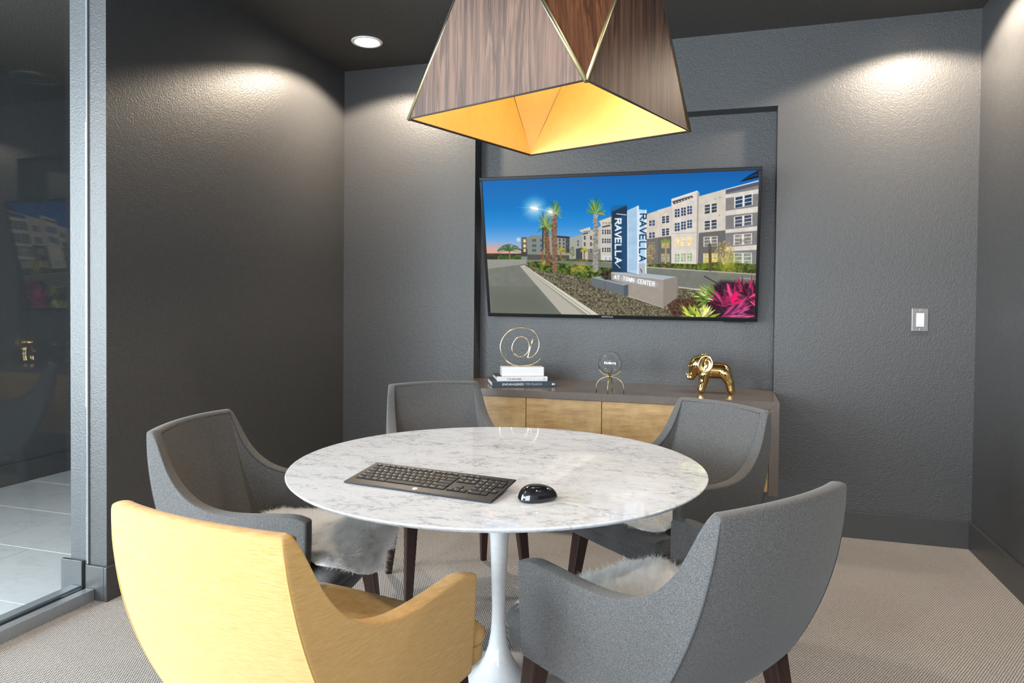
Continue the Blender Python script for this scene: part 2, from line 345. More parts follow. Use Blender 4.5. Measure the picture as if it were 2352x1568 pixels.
# ------------------------------------------------------------------ recessed downlights and ceiling speaker
def downlight(x, y, label, power):
    r = empty('recessed_downlight', (x, y, C))
    V, F = lathe_vf([(0.060, 0.030), (0.066, -0.002), (0.072, -0.006), (0.084, -0.006), (0.088, -0.001), (0.088, 0.0)], 48, False)
    mesh('trim_ring', V, F, 'trimwhite', r, True, fix=False)
    V, F = lathe_vf([(0.0665, -0.0005), (0.066, -0.003), (0.0, -0.0045)], 48, False); V = V[:2*48+1]; F = F[:48] + [(48+i, 48+(i+1) % 48, 96) for i in range(48)]
    mesh('lens', V, F, 'lens', r, True)
    tag(r, label, 'ceiling light', 'recessed ceiling downlights')
    l = bpy.data.lights.new('downlight_lamp', 'SPOT'); l.energy = power; l.color = (1.0, 0.835, 0.645); l.spot_size = math.radians(141); l.spot_blend = 0.16; l.shadow_soft_size = 0.06
    lo = bpy.data.objects.new('downlight_lamp', l); COL.objects.link(lo); lo.parent = r; lo.location = (0, 0, -0.022)
    return r
DP = 84
downlight(-1.951, 3.538, 'round white recessed downlight glowing in the ceiling above the left wall corner', DP)
downlight(0.91, 3.52, 'recessed downlight over the light switch corner of the ceiling', DP*1.1)
downlight(-1.951, 0.75, 'unseen downlight added for extra light in the ceiling beside the glass partition', DP*0.75)  # out of view, added to light the table top and sheepskins
downlight(0.91, 0.75, 'unseen downlight added for extra light in the ceiling along the right wall', DP*0.75)  # its unseen partner, added for light on table and near seats
sp = empty('ceiling_speaker', (-0.49, 3.51, C)); tag(sp, 'flat round dark ceiling speaker above the credenza', 'speaker')
lathe('speaker_rim', [(0.142, 0.0), (0.142, -0.008), (0.132, -0.010), (0.128, -0.006), (0.128, 0.0)], 'alu', sp)
lathe('speaker_grille', [(0.128, -0.004), (0.09, -0.007), (0.002, -0.008), (0.002, -0.001), (0.127, -0.001)], 'grille', sp)

# ------------------------------------------------------------------ round marble table
TX, TY, TZ, TR = -0.630, 1.934, 0.730, 0.595
t = tag(empty('tulip_table', (TX, TY, 0)), 'round white marble pedestal table with a glossy white tulip base', 'table')
lathe('table_top', [(0.0005, TZ-0.020), (TR-0.07, TZ-0.020), (TR-0.030, TZ-0.0185), (TR-0.008, TZ-0.011), (TR-0.001, TZ-0.0045), (TR, TZ-0.002), (TR-0.0015, TZ), (TR-0.01, TZ), (0.0005, TZ)], 'marble', t, 128)
for f in t.children[0].data.polygons: f.use_smooth = abs(f.normal.z) < 0.98
prof = [(0.335, 0.0), (0.345, 0.004), (0.335, 0.010), (0.30, 0.020), (0.24, 0.036), (0.18, 0.054), (0.125, 0.078), (0.085, 0.103), (0.058, 0.130), (0.041, 0.160), (0.030, 0.192), (0.0235, 0.228), (0.0205, 0.265), (0.0200, 0.31), (0.0212, 0.36), (0.0235, 0.43), (0.0268, 0.50), (0.031, 0.57), (0.037, 0.63), (0.048, 0.675), (0.075, 0.700), (0.14, 0.7095), (0.14, TZ-0.020)]
lathe('pedestal', [(0.001, 0.0)] + prof, 'white_gloss', t, 64, loc=(0.006, 0, 0))

# ------------------------------------------------------------------ armchairs
PROF = [(-0.40, 0.830), (-0.275, 0.830), (-0.265, 0.822), (-0.250, 0.782), (-0.228, 0.730), (-0.199, 0.687), (-0.158, 0.651), (-0.108, 0.626), (-0.05, 0.615), (0.04, 0.617), (0.13, 0.624), (0.185, 0.624), (0.205, 0.612), (0.30, 0.605)]
def prof_z(y):
    for (a, za), (b_, zb) in zip(PROF, PROF[1:]):
        if y <= b_: return za + (zb-za)*(y-a)/(b_-a)
    return PROF[-1][1]
def rear(z):
    d = 0.83 - z; return 0.21 + 0.0955*d - 0.05*d*d, -0.296 + 0.0294*d + 0.7166*d*d
def front(z):
    k = max(0, (0.60-z)/0.20); return 0.279 - 0.006*k, 0.212 - 0.012*k*k
def side_pt(tt, z):
    xr, yr = rear(z); xf, yf = front(z); bl = 0.012*math.sin(PI*tt)
    return xr + (xf-xr)*tt + bl*0.6, yr + (yf-yr)*tt
ZB = 0.395
def column(s):   # s in [-1.5 .. 1.5]: |s|<=0.5 the back, beyond it the sides; returns function z -> xyz and the top z
    a = abs(s); sg = 1 if s > 0 else -1
    if a <= 0.5:
        k = s/0.5
        def f(z):
            xr, yr = rear(z); return (xr*k, yr - 0.026*(1-k*k), z)
        return f, 0.830 + 0.004*(1-k*k)
    tt = a - 0.5
    def f(z):
        x, y = side_pt(tt, z); return (sg*x, y, z)
    lo, hi = 0.5, 0.835
    for _ in range(40):
        mid = (lo+hi)/2
        if mid < prof_z(side_pt(tt, mid)[1]): lo = mid
        else: hi = mid
    return f, lo
SS = [0.0, 0.15, 0.3, 0.42, 0.47, 0.488, 0.497, 0.508, 0.522, 0.545, 0.58, 0.62, 0.67, 0.73, 0.80, 0.88, 0.98, 1.1, 1.22, 1.34, 1.42, 1.47, 1.5]
SS = [-x for x in SS[:0:-1]] + SS
VV = [0.0, 0.05, 0.2, 0.4, 0.6, 0.8, 0.92, 0.972, 1.0]
def shell_vf(th=0.040):
    n, k = len(SS), len(VV); G = []
    for s in SS:
        f, zt = column(s); G.append([Vector(f(ZB + (zt-ZB)*v)) for v in VV])
    def nrm(i, j):
        du = G[min(i+1, n-1)][j] - G[max(i-1, 0)][j]; dv = G[i][min(j+1, k-1)] - G[i][max(j-1, 0)]
        return du.cross(dv).normalized()
    Nn = [[nrm(i, j) for j in range(k)] for i in range(n)]
    cen = Vector((0, 0, 0.5))
    if (G[n//2][3] - cen).dot(Nn[n//2][3]) < 0: Nn = [[-q for q in c_] for c_ in Nn]
    V, F = [], []
    outer = lambda i, j: i*k+j
    for i in range(n):
        for j in range(k): V.append(G[i][j])
    for i in range(n):
        s = SS[i]; a = abs(s); sg = 1 if s > 0 else -1
        for j in range(k):
            p = G[i][j]; xr, yr = rear(p.z); th = 0.040 - 0.011*max(0.0, min(1.0, (p.z-0.66)/0.15))
            if a <= 0.5: kk = s/0.5; V.append(Vector((kk*(xr-th), yr + th - 0.026*(1-kk*kk), p.z)))
            else:
                tt = a-0.5; xf, yf = front(p.z); V.append(Vector((p.x - sg*th, max(p.y, yr+th+0.02*tt), p.z)))
    inner = lambda i, j: n*k + i*k + j
    for i in range(n-1):
        for j in range(k-1):
            F.append((outer(i, j), outer(i+1, j), outer(i+1, j+1), outer(i, j+1))); F.append((inner(i, j), inner(i, j+1), inner(i+1, j+1), inner(i+1, j)))
        F.append((outer(i, k-1), outer(i+1, k-1), inner(i+1, k-1), inner(i, k-1))); F.append((outer(i, 0), inner(i, 0), inner(i+1, 0), outer(i+1, 0)))
    for i in (0, n-1):
        for j in range(k-1): F.append((outer(i, j), outer(i, j+1), inner(i, j+1), inner(i, j)))
    return V, F, G, Nn
SEAT = [(0, -0.135), (0.12, -0.130), (0.168, -0.105), (0.186, -0.04), (0.200, 0.03), (0.214, 0.10), (0.228, 0.190), (0.246, 0.208), (0.260, 0.222), (0.267, 0.240), (0.267, 0.260), (0.258, 0.281), (0.236, 0.294), (0.15, 0.302), (0.0, 0.306)]
SEAT = SEAT + [(-x, y) for x, y in SEAT[-2:0:-1]]
def slab(name, pts, levels, mat, parent, smooth=True):
    """stack of rings: (z, inset)"""
    cx_ = sum(p[0] for p in pts)/len(pts); cy_ = sum(p[1] for p in pts)/len(pts); V, F = [], []; n = len(pts)
    for z, ins in levels:
        for x, y in pts:
            dx, dy = x-cx_, y-cy_; l = math.hypot(dx, dy); k = max(0.0, (l-ins)/l); V.append((cx_+dx*k, cy_+dy*k, z))
    for j in range(len(levels)-1):
        for i in range(n): q = (i+1) % n; F.append((j*n+i, j*n+q, (j+1)*n+q, (j+1)*n+i))
    F.append(tuple(range(n))); F.append(tuple((len(levels)-1)*n+i for i in range(n)))
    return mesh(name, V, F, mat, parent, smooth)
def taper_leg(name, top, bot, st_, sb, parent):
    V = []
    for (x, y, z), s in ((bot, sb), (top, st_)):
        for dx, dy in ((-1, -1), (1, -1), (1, 1), (-1, 1)): V.append((x+dx*s/2, y+dy*s/2, z))
    me = bpy.data.meshes.new(name); me.from_pydata(V, [], [(0, 1, 2, 3), (4, 5, 6, 7), (0, 1, 5, 4), (1, 2, 6, 5), (2, 3, 7, 6), (3, 0, 4, 7)])
    bm = bmesh.new(); bm.from_mesh(me); bmesh.ops.recalc_face_normals(bm, faces=bm.faces); bmesh.ops.bevel(bm, geom=list(bm.edges), offset=0.004, segments=2, profile=0.5, affect='EDGES'); bm.to_mesh(me); bm.free()
    return link(name, me, 'leg', parent)
def make_chair(fab, seam):
    r = empty('armchair')
    V, F, G, Nn = shell_vf()
    sh = mesh('upholstered_shell', V, F, fab, r, True)
    md = sh.modifiers.new('soften', 'SUBSURF'); md.levels = 2; md.render_levels = 2
    ic = [i for i, s in enumerate(SS) if abs(abs(s)-0.497) < 1e-6]
    k = len(VV); n = len(SS)
    def smooth_path(P, m=4):
        out = []
        for i in range(len(P)-1):
            p0, p1, p2, p3 = P[max(0, i-1)], P[i], P[i+1], P[min(len(P)-1, i+2)]
            for j in range(m): t_ = j/m; out.append(0.5*((2*p1)+(p2-p0)*t_+(2*p0-5*p1+4*p2-p3)*t_*t_+(3*p1-p0-3*p2+p3)*t_**3))
        return out + [P[-1]]
    for i in ic: tube('seam', smooth_path([G[i][j] - Nn[i][j]*0.0022 for j in range(1, k-1)]), 0.0018, seam, r, 6)
    tube('inner_piping', smooth_path([V[n*k + i*k + k-2] + Nn[i][k-2]*0.0010 for i in range(n) if abs(SS[i]) < 1.2]), 0.0022, seam, r, 6)
    slab('seat_rail', [(x*0.985, y-0.005 if y > 0.2 else y) for x, y in SEAT], [(0.392, 0.012), (0.397, 0.004), (0.402, 0), (0.432, 0), (0.437, 0.004)], fab, r)
    slab('seat_cushion', SEAT, [(0.4365, 0.006), (0.440, 0.001), (0.447, -0.001), (0.458, 0.001), (0.467, 0.008), (0.473, 0.02), (0.478, 0.06), (0.482, 0.14)], fab, r)
    for sgn in (-1, 1):
        taper_leg('leg', (sgn*0.222, 0.195, 0.41), (sgn*0.250, 0.252, 0), 0.050, 0.026, r)
        taper_leg('leg', (sgn*0.198, -0.135, 0.41), (sgn*0.223, -0.213, 0), 0.048, 0.026, r)
    return r
def copy_tree(o, parent=None):
    c_ = o.copy(); COL.objects.link(c_); c_.parent = parent
    for ch in o.children: copy_tree(ch, c_)
    return c_
yellow = make_chair('yellow', 'dyellow'); grey = make_chair('grey', 'dgrey')
spots = [(-0.1115, 1.6114, 0.9247, 'grey upholstered armchair with sheepskin beside the yellow armchair, back to the light switch'),
         (-1.3061, 1.8344, -1.3964, 'grey upholstered armchair with a draped sheepskin standing beside the glass partition post'),
         (-1.0996, 2.7438, -2.4588, 'grey upholstered armchair without visible sheepskin standing before the stacked books end of the credenza'),
         (-0.1911, 2.5153, -3.8591, 'grey upholstered armchair with sheepskin standing before the gold elephant end of the credenza')]
for i, (x, y, a, lab) in enumerate(spots):
    o = grey if i == 0 else copy_tree(grey)
    o.location = (x, y, 0); o.rotation_euler = (0, 0, a); tag(o, lab, 'chair', 'armchairs around the marble table')
yellow.location = (-0.8132, 1.2552, 0); yellow.rotation_euler = (0, 0, -0.1657); tag(yellow, 'yellow upholstered armchair with sloping arms and dark wooden legs', 'chair', 'armchairs around the marble table')

# ------------------------------------------------------------------ sheepskins
SEATZ = 0.482
def sheepskin(spot, y0, y1, hw, label, seed):
    rnd = random.Random(seed); x, y, a, _ = spot
    r = empty('sheepskin_throw', (x, y, SEATZ), a); tag(r, label, 'sheepskin', 'white sheepskins on the grey chairs')
    cy = (y0+y1)/2; hy = (y1-y0)/2
    ph = [rnd.uniform(0, 6.28) for _ in range(4)]
    def rad(an): return 1 + 0.05*math.sin(2*an+ph[0]) + 0.045*math.sin(3*an+ph[1]) + 0.03*math.sin(5*an+ph[2]) + 0.02*math.sin(9*an+ph[3])
    def surf(q, an):     # q 0..1 radial
        c_, s_ = math.cos(an), math.sin(an); k = 1/((abs(c_)**4.5 + abs(s_)**4.5)**(1/4.5))
        py = cy + hy*s_*k*q*rad(an); lim = 0.176+max(-0.12, min(py, 0.19))*0.2 + max(0.0, min(0.03, (py-0.19)*1.2))
        px = lim*c_*k*q*min(1.0, rad(an)+0.03)
        z = 0.012
        over = py - 0.285
        if over > 0: z -= over*0.55; py = 0.285 + over*0.8
        e = max(0, abs(px) - 0.30)
        if e > 0: z += e*0.15
        # the cushion crowns slightly: follow its falling edge
        dd = max(0, py-0.20); z -= dd*0.16
        return Vector((px, py, z))
    V, F = [], []; nr, na = 12, 44
    for lay in (0, 1):
        for i in range(nr+1):
            for j in range(na):
                p = surf(max(0.001, i/nr), 2*PI*j/na); e = 1-(i/nr)**4
                V.append((p.x, p.y, p.z + (0.022*e if lay == 0 else -0.004)))
    nl = (nr+1)*na
    for i in range(nr):
        for j in range(na):
            k = (j+1) % na; F.append((i*na+j, i*na+k, (i+1)*na+k, (i+1)*na+j)); F.append((nl+i*na+j, nl+(i+1)*na+j, nl+(i+1)*na+k, nl+i*na+k))
    for j in range(na): k = (j+1) % na; F.append((nr*na+j, nr*na+k, nl+nr*na+k, nl+nr*na+j))
    mesh('pelt', V, F, 'pelt', r, True)
    V, F = [], []
    def strand(p, d, ln, wd, droop):
        s = d.cross(Vector((rnd.uniform(-1, 1), rnd.uniform(-1, 1), rnd.uniform(-1, 1)))).normalized()*wd; n0 = len(V); q = p.copy(); dd = d.copy()
        for i in range(4):
            w_ = s*(1-i/3.0)
            if i < 3: V.append(q-w_); V.append(q+w_)
            else: V.append(q.copy())
            q = q + dd*(ln/3); dd = (dd + Vector((rnd.uniform(-.25, .25), rnd.uniform(-.25, .25), -droop))).normalized()
        F.append((n0, n0+1, n0+3, n0+2)); F.append((n0+2, n0+3, n0+5, n0+4)); F.append((n0+4, n0+5, n0+6))
    for _ in range(2600):
        q = math.sqrt(rnd.random()); an = rnd.uniform(0, 2*PI); p = surf(q, an); e = 1-q**4; p.z += 0.020*e
        out = (p - Vector((0, cy, 0))); out.z = 0; out = out.normalized() if out.length > 1e-4 else Vector((1, 0, 0))
        sw = 0.55*math.sin(p.x*23+ph[0]) ; sw2 = 0.55*math.sin(p.y*27+ph[1])
        d = (out*(0.25+0.75*q) + Vector((sw+rnd.uniform(-.5, .5), sw2+rnd.uniform(-.5, .5), 1.15-0.6*q))).normalized()
        ln = rnd.uniform(0.022, 0.042)
        for _k in range(17):
            b_ = p + Vector((rnd.gauss(0, .006), rnd.gauss(0, .006), rnd.uniform(-.004, .002)))
            strand(b_, (d + Vector((rnd.uniform(-.22, .22), rnd.uniform(-.22, .22), rnd.uniform(-.15, .15)))).normalized(), ln*rnd.uniform(.7, 1.1), rnd.uniform(.0006, .0010), 0.22+0.25*q)
    w_ = mesh('wool', V, F, 'wool', r, True, fix=False); w_['kind'] = 'stuff'
sheepskin(spots[1], -0.12, 0.352, 0.205, 'fluffy white sheepskin hanging over the seat of the chair beside the glass partition', 3)
sheepskin(spots[0], -0.12, 0.272, 0.205, 'fluffy white sheepskin on the grey chair next to the yellow armchair', 8)
sheepskin(spots[3], -0.12, 0.258, 0.200, 'fluffy white sheepskin on the grey chair before the gold elephant end of the credenza', 15)

# ------------------------------------------------------------------ credenza and stone counter
PW = 0.044
cr = tag(empty('credenza', ((NL+NR)/2, D, 0.30)), 'floating credenza with flat golden veneer doors below the television', 'cabinet')
ox, oy, oz = cr.location
def lb(b_): return (b_[0]-ox, b_[1]-ox, b_[2]-oy, b_[3]-oy, b_[4]-oz, b_[5]-oz)
box('carcass', lb((NL+PW, NR-PW, CF+0.045, D-0.018, 0.300, CZ-0.0375)), 'void', cr)
dx = (NR-NL-2*PW)/4
door_me = None
for i in range(4):
    xc = NL+PW+dx*(i+0.5)
    if door_me is None:
        o = box('door', (-dx/2+0.0015, dx/2-0.0015, -0.010, 0.010, -0.1985, 0.1985), 'veneer', cr, 0.0012); door_me = o.data
    else: o = bpy.data.objects.new('door', door_me.copy()); COL.objects.link(o); o.parent = cr
    o.location = (xc-ox, CF+0.034-oy, 0.500-oz)
ct = tag(empty('stone_counter', ((NL+NR)/2, D, 0.29)), 'polished taupe stone counter with waterfall sides over the credenza', 'countertop')
ox, oy, oz = ct.location
T_ = 0.037
def prism(name, poly, y0, y1, mat, parent):   # poly in (x,z)
    n = len(poly); V = [(x-ox, y0-oy, z-oz) for x, z in poly] + [(x-ox, y1-oy, z-oz) for x, z in poly]
    F = [tuple(range(n)), tuple(range(n, 2*n))] + [(i, (i+1) % n, n+(i+1) % n, n+i) for i in range(n)]
    o = mesh(name, V, F, mat, parent); return o
g_ = 0.0006
prism('counter_slab', [(NL+g_, CZ), (NR-g_, CZ), (NR-PW-g_, CZ-T_), (NL+PW+g_, CZ-T_)], CF, D-0.0005, 'stone', ct)
prism('counter_ledge', [(NL+g_, CZ), (NR-g_, CZ), (NR-g_, CZ-T_), (NL+g_, CZ-T_)], D-0.0005, D+ND-0.0005, 'stone', ct)
prism('waterfall_panel', [(NR, CZ-g_), (NR, 0.290), (NR-PW, 0.290), (NR-PW, CZ-T_-g_)], CF, D-0.0005, 'stone', ct)
prism('waterfall_panel', [(NL, CZ-g_), (NL, 0.290), (NL+PW, 0.290), (NL+PW, CZ-T_-g_)], CF, D-0.0005, 'stone', ct)

# ------------------------------------------------------------------ light switch
sw = tag(empty('light_switch', (0.941, D, 1.133)), 'steel plate light switch with a white rocker on the dark wall', 'light switch')
box('wall_plate', (-0.038, 0.038, -0.006, 0, -0.0585, 0.0585), 'steel', sw, 0.0025)
box('switch_frame', (-0.0175, 0.0175, -0.0085, -0.004, -0.034, 0.034), 'white', sw, 0.001)
mesh('rocker', [(-0.0125, -0.0085, -0.027), (0.0125, -0.0085, -0.027), (0.0125, -0.0085, 0.019), (-0.0125, -0.0085, 0.019), (-0.0125, -0.0125, -0.025), (0.0125, -0.0125, -0.025), (0.0125, -0.0095, 0.019), (-0.0125, -0.0095, 0.019)],
     [(0, 1, 2, 3), (4, 5, 6, 7), (0, 1, 5, 4), (1, 2, 6, 5), (2, 3, 7, 6), (3, 0, 4, 7)], 'white', sw)
for z in (-0.0465, 0.0465):
    V, F = lathe_vf([(0.0042, 0), (0.0042, 0.0012), (0.003, 0.002), (0.0003, 0.0022)], 16); o = mesh('screw', [(x, -0.006-zz, z+y) for x, y, zz in V], F, 'chrome', sw, True)

# ------------------------------------------------------------------ pendant lamp
PC = Vector((-0.4702, 1.9143)); PA = 0.2859; PT = -0.35917; PZ = 1.700; PHT = 0.440
pe = tag(empty('pendant_lamp', (PC.x, PC.y, PZ), PT), 'faceted walnut pendant lamp with gold lining and brass edge strips over the table', 'pendant lamp')
b1 = PA - 0.60338*PHT; a1 = PA - 0.005*PHT
def rot4(p, k):
    x, y, z = p
    for _ in range(k): x, y = -y, x
    return Vector((x, y, z))
def plate(name, poly, th, mat, parent, grain=False):
    """flat panel with thickness, poly is its outer face; the thickness goes towards the axis"""
    P = [Vector(p) for p in poly]; n_ = (P[1]-P[0]).cross(P[2]-P[0]).normalized(); cc = sum(P, Vector((0, 0, 0)))/len(P)
    if n_.dot(Vector((cc.x, cc.y, 0))) < 0: n_ = -n_
    n = len(P); V = P + [p - n_*th for p in P]; F = [tuple(range(n)), tuple(range(n, 2*n))] + [(i, (i+1) % n, n+(i+1) % n, n+i) for i in range(n)]
    if not grain: return mesh(name, V, F, mat, parent), n_
    up = Vector((0, 0, 1)); up = (up - n_*up.dot(n_)).normalized(); tx_ = up.cross(n_)
    fr_m = Matrix(((tx_.x, n_.x, up.x, cc.x), (tx_.y, n_.y, up.y, cc.y), (tx_.z, n_.z, up.z, cc.z), (0, 0, 0, 1)))
    o = mesh(name, [fr_m.inverted() @ v for v in V], F, mat, parent); o.matrix_local = fr_m; return o, (n_, fr_m.inverted())
for k in range(4):
    tz = [(-PA, -PA, 0), (PA, -PA, 0), (b1, -a1, PHT), (-b1, -a1, PHT)]
    tz = [rot4(p, k) for p in tz]; o, nn = plate('walnut_panel', tz, 0.006, 'walnut', pe, True)
    nn, inv = nn; cc = sum(tz, Vector((0, 0, 0)))/4
    li, _ = plate('gold_lining', [cc + (p-cc)*0.992 - nn*0.0062 for p in tz], 0.002, 'lining', o); li.data.transform(inv)
    tri = [rot4(p, k) for p in [(PA, -PA, 0), (a1, -b1, PHT), (b1, -a1, PHT)]]
    o, nn = plate('corner_panel', tri, 0.004, 'walnut_warm', pe, True)
    nn, inv = nn; cc = sum(tri, Vector((0, 0, 0)))/3
    li, _ = plate('gold_lining', [cc + (p-cc)*0.975 - nn*0.0062 for p in tri], 0.002, 'lining', o); li.data.transform(inv)
    for e, f_ in ((1, 2), (2, 1)):
        inw = (tri[f_]-tri[e]).normalized(); tube('brass_strip', [tri[0] - nn*0.0035, tri[e] + inw*0.0085 - nn*0.0025], 0.0062, 'brass', pe, 8)
        tube('dark_edge', [tri[0], tri[e]], 0.0024, 'void', pe, 6)
    tube('bottom_edge', [tz[0], tz[1]], 0.0022, 'void', pe, 6)
V = [rot4(p, k) for k in range(4) for p in [(-b1, -a1, PHT), (b1, -a1, PHT)]]
mesh('top_cover', V + [v + Vector((0, 0, 0.006)) for v in V], [tuple(range(8)), tuple(range(8, 16))] + [(i, (i+1) % 8, 8+(i+1) % 8, 8+i) for i in range(8)], 'lining', pe)
tube('hanging_rod', [(0, 0, PHT), (0, 0, C-PZ-0.02)], 0.007, 'brass', pe, 10)
lathe('ceiling_canopy', [(0.0005, C-PZ-0.03), (0.06, C-PZ-0.03), (0.065, C-PZ-0.02), (0.065, C-PZ)], 'brass', pe, 32)
lathe('bulb', [(0.0005, 0.21), (0.018, 0.215), (0.030, 0.235), (0.033, 0.255), (0.026, 0.285), (0.016, 0.31), (0.016, 0.36)], 'bulb', pe, 24)
tube('lamp_holder', [(0, 0, 0.36), (0, 0, PHT)], 0.02, 'brass', pe, 16)
l = bpy.data.lights.new('pendant_bulb_light', 'POINT'); l.energy = 1.65; l.color = (1.0, 0.78, 0.50); l.shadow_soft_size = 0.05
lo = bpy.data.objects.new('pendant_bulb_light', l); COL.objects.link(lo); lo.parent = pe; lo.location = (0, 0, 0.18)
# ------------------------------------------------------------------ television with its lit picture
SW_, SH_ = 1.505, 0.783
tv = tag(empty('television', (-0.597, 3.888, 1.516)), 'large black flat screen television showing an apartment complex sign at dusk', 'television')
tv.rotation_euler = (0.236, 0.006, -0.001)
bl, bt_, bb = 0.016, 0.018, 0.021
x0, x1, z0, z1 = -SW_/2, SW_/2, -SH_/2, SH_/2
for nm, b_ in (('bezel_top', (x0-bl, x1+bl, -0.006, 0.02, z1, z1+bt_)), ('bezel_bottom', (x0-bl, x1+bl, -0.006, 0.02, z0-bb, z0)), ('bezel_side', (x0-bl, x0, -0.006, 0.02, z0, z1)), ('bezel_side', (x1, x1+bl, -0.006, 0.02, z0, z1))):
    box(nm, b_, 'bezel', tv, 0.002)
box('back_panel', (x0-bl+0.004, x1+bl-0.004, 0.004, 0.032, z0-bb+0.004, z1+bt_-0.004), 'black', tv, 0.004)
box('electronics_hump', (x0+0.25, x1-0.25, 0.032, 0.058, z0+0.02, z0+0.42), 'black', tv, 0.008)
box('stand_sensor', (x1-0.16, x1-0.05, -0.004, 0.015, z0-bb-0.006, z0-bb+0.001), 'black', tv, 0.002)
box('mount_bracket', (-0.24, 0.24, 0.058, 0.075, -0.20, 0.10), 'gasket', tv, 0.003)
text('maker_logo', 'SAMSUNG', 0.0125, 'silverink', tv, (-0.045, -0.0068, z0-bb*0.45), (PI/2, 0, 0), 1.15)
NX, NY = 720, 376
uu, vv_ = np.meshgrid(np.linspace(0, 1, NX), np.linspace(0, 1, NY))
def homog(src, dst):
    A = []; B = []
    for (x, y), (X_, Y_) in zip(src, dst):
        A += [[x, y, 1, 0, 0, 0, -X_*x, -X_*y], [0, 0, 0, x, y, 1, -Y_*x, -Y_*y]]; B += [X_, Y_]
    return np.append(np.linalg.solve(np.array(A, float), np.array(B, float)), 1).reshape(3, 3)
Hm = homog([(0, 0), (1, 0), (1, 1), (0, 1)], [(90, 180), (2163, 103), (2133, 1213), (147, 1168)])
wq = Hm[2, 0]*uu + Hm[2, 1]*vv_ + Hm[2, 2]
PX = (Hm[0, 0]*uu + Hm[0, 1]*vv_ + Hm[0, 2])/wq; PY = (Hm[1, 0]*uu + Hm[1, 1]*vv_ + Hm[1, 2])/wq
IMG = np.zeros((NY, NX, 3)); rng = np.random.default_rng(7)
def vnoise(sc, seed=0, oct_=2):
    out = np.zeros_like(PX); amp = 1; tot = 0
    for o in range(oct_):
        r_ = np.random.default_rng(seed+o); g = r_.random((260, 420)); x = np.clip(PX/sc, 0, 418); y = np.clip(PY/sc, 0, 258); xi = x.astype(int); yi = y.astype(int); fx = x-xi; fy = y-yi
        fx = fx*fx*(3-2*fx); fy = fy*fy*(3-2*fy)
        out += amp*((g[yi, xi]*(1-fx)+g[yi, xi+1]*fx)*(1-fy) + (g[yi+1, xi]*(1-fx)+g[yi+1, xi+1]*fx)*fy); tot += amp; amp *= .5; sc /= 2
    return out/tot
def sub(x0_, x1_, y0_, y1_):
    m_ = (PX > x0_-6) & (PX < x1_+6) & (PY > y0_-6) & (PY < y1_+6)
    if not m_.any(): return None
    r_ = np.where(m_.any(1))[0]; c_ = np.where(m_.any(0))[0]
    return slice(r_[0], r_[-1]+1), slice(c_[0], c_[-1]+1)
def put(sl, cov, col):
    if callable(col): col = col(PX[sl], PY[sl])
    col = np.asarray(col, float)
    if col.max() > 1.5: col = col/255.0
    IMG[sl] = IMG[sl]*(1-cov[..., None]) + col*cov[..., None]
def poly(pts, col, soft=2.6, alpha=1.0, tex=None):
    p = np.array(pts, float); sl = sub(p[:, 0].min(), p[:, 0].max(), p[:, 1].min(), p[:, 1].max())
    if sl is None: return
    X_, Y_ = PX[sl], PY[sl]; ins = np.zeros(X_.shape, bool); dm = np.full(X_.shape, 1e9)
    for (ax, ay), (bx, by) in zip(p, np.roll(p, -1, 0)):
        cr_ = ((ay > Y_) != (by > Y_)); ins ^= cr_ & (X_ < (bx-ax)*(Y_-ay)/((by-ay) if by != ay else 1e-9)+ax)
        ex, ey = bx-ax, by-ay; t_ = np.clip(((X_-ax)*ex+(Y_-ay)*ey)/max(ex*ex+ey*ey, 1e-9), 0, 1); dm = np.minimum(dm, np.hypot(X_-ax-t_*ex, Y_-ay-t_*ey))
    cov = np.clip(0.5 + np.where(ins, dm, -dm)/soft, 0, 1)*alpha
    c_ = np.array(col, float)/255
    if tex is not None: c_ = np.clip(c_*(tex[sl][..., None]), 0, 1)
    put(sl, cov, c_)
def seg(a, b_, wd, col, alpha=1.0, soft=2.6, w2=None):
    sl = sub(min(a[0], b_[0])-wd, max(a[0], b_[0])+wd, min(a[1], b_[1])-wd, max(a[1], b_[1])+wd)
    if sl is None: return
    X_, Y_ = PX[sl], PY[sl]; ex, ey = b_[0]-a[0], b_[1]-a[1]; t_ = np.clip(((X_-a[0])*ex+(Y_-a[1])*ey)/max(ex*ex+ey*ey, 1e-9), 0, 1)
    w_ = wd if w2 is None else wd+(w2-wd)*t_
    put(sl, np.clip(0.5+(w_/2-np.hypot(X_-a[0]-t_*ex, Y_-a[1]-t_*ey))/soft, 0, 1)*alpha, np.array(col, float)/255)
def glow(c_, r_, col, alpha, p=2.0):
    sl = sub(c_[0]-r_, c_[0]+r_, c_[1]-r_, c_[1]+r_)
    if sl is None: return
    d = np.hypot(PX[sl]-c_[0], PY[sl]-c_[1])/r_; put(sl, np.clip(1-d, 0, 1)**p*alpha, np.array(col, float)/255)
n1 = vnoise(14, 1); n2 = vnoise(34, 5); n3 = vnoise(7, 9, 1)
tx = lambda a, n_=None: (1-a) + 2*a*(n1 if n_ is None else n_)
# sky
ys = [90, 220, 380, 520, 620, 690, 720]; cs = [(0, 88, 158), (0, 104, 178), (6, 116, 190), (50, 138, 208), (110, 165, 215), (165, 180, 205), (205, 175, 165)]
for k in range(3): IMG[..., k] = np.interp(PY, ys, [q[k] for q in cs])/255
k_ = np.clip((420-PX)/330, 0, 1)*np.clip((PY-630)/70, 0, 1); IMG[:] = IMG*(1-k_[..., None]*0.8) + np.array([232, 150, 118])/255*k_[..., None]*0.8
# far ground, hedge and hills
poly([(100, 722), (460, 725), (460, 775), (100, 775)], (62, 58, 48), tex=tx(.4))
poly([(200, 738), (440, 735), (440, 772), (200, 770)], (70, 88, 44), tex=tx(.4))
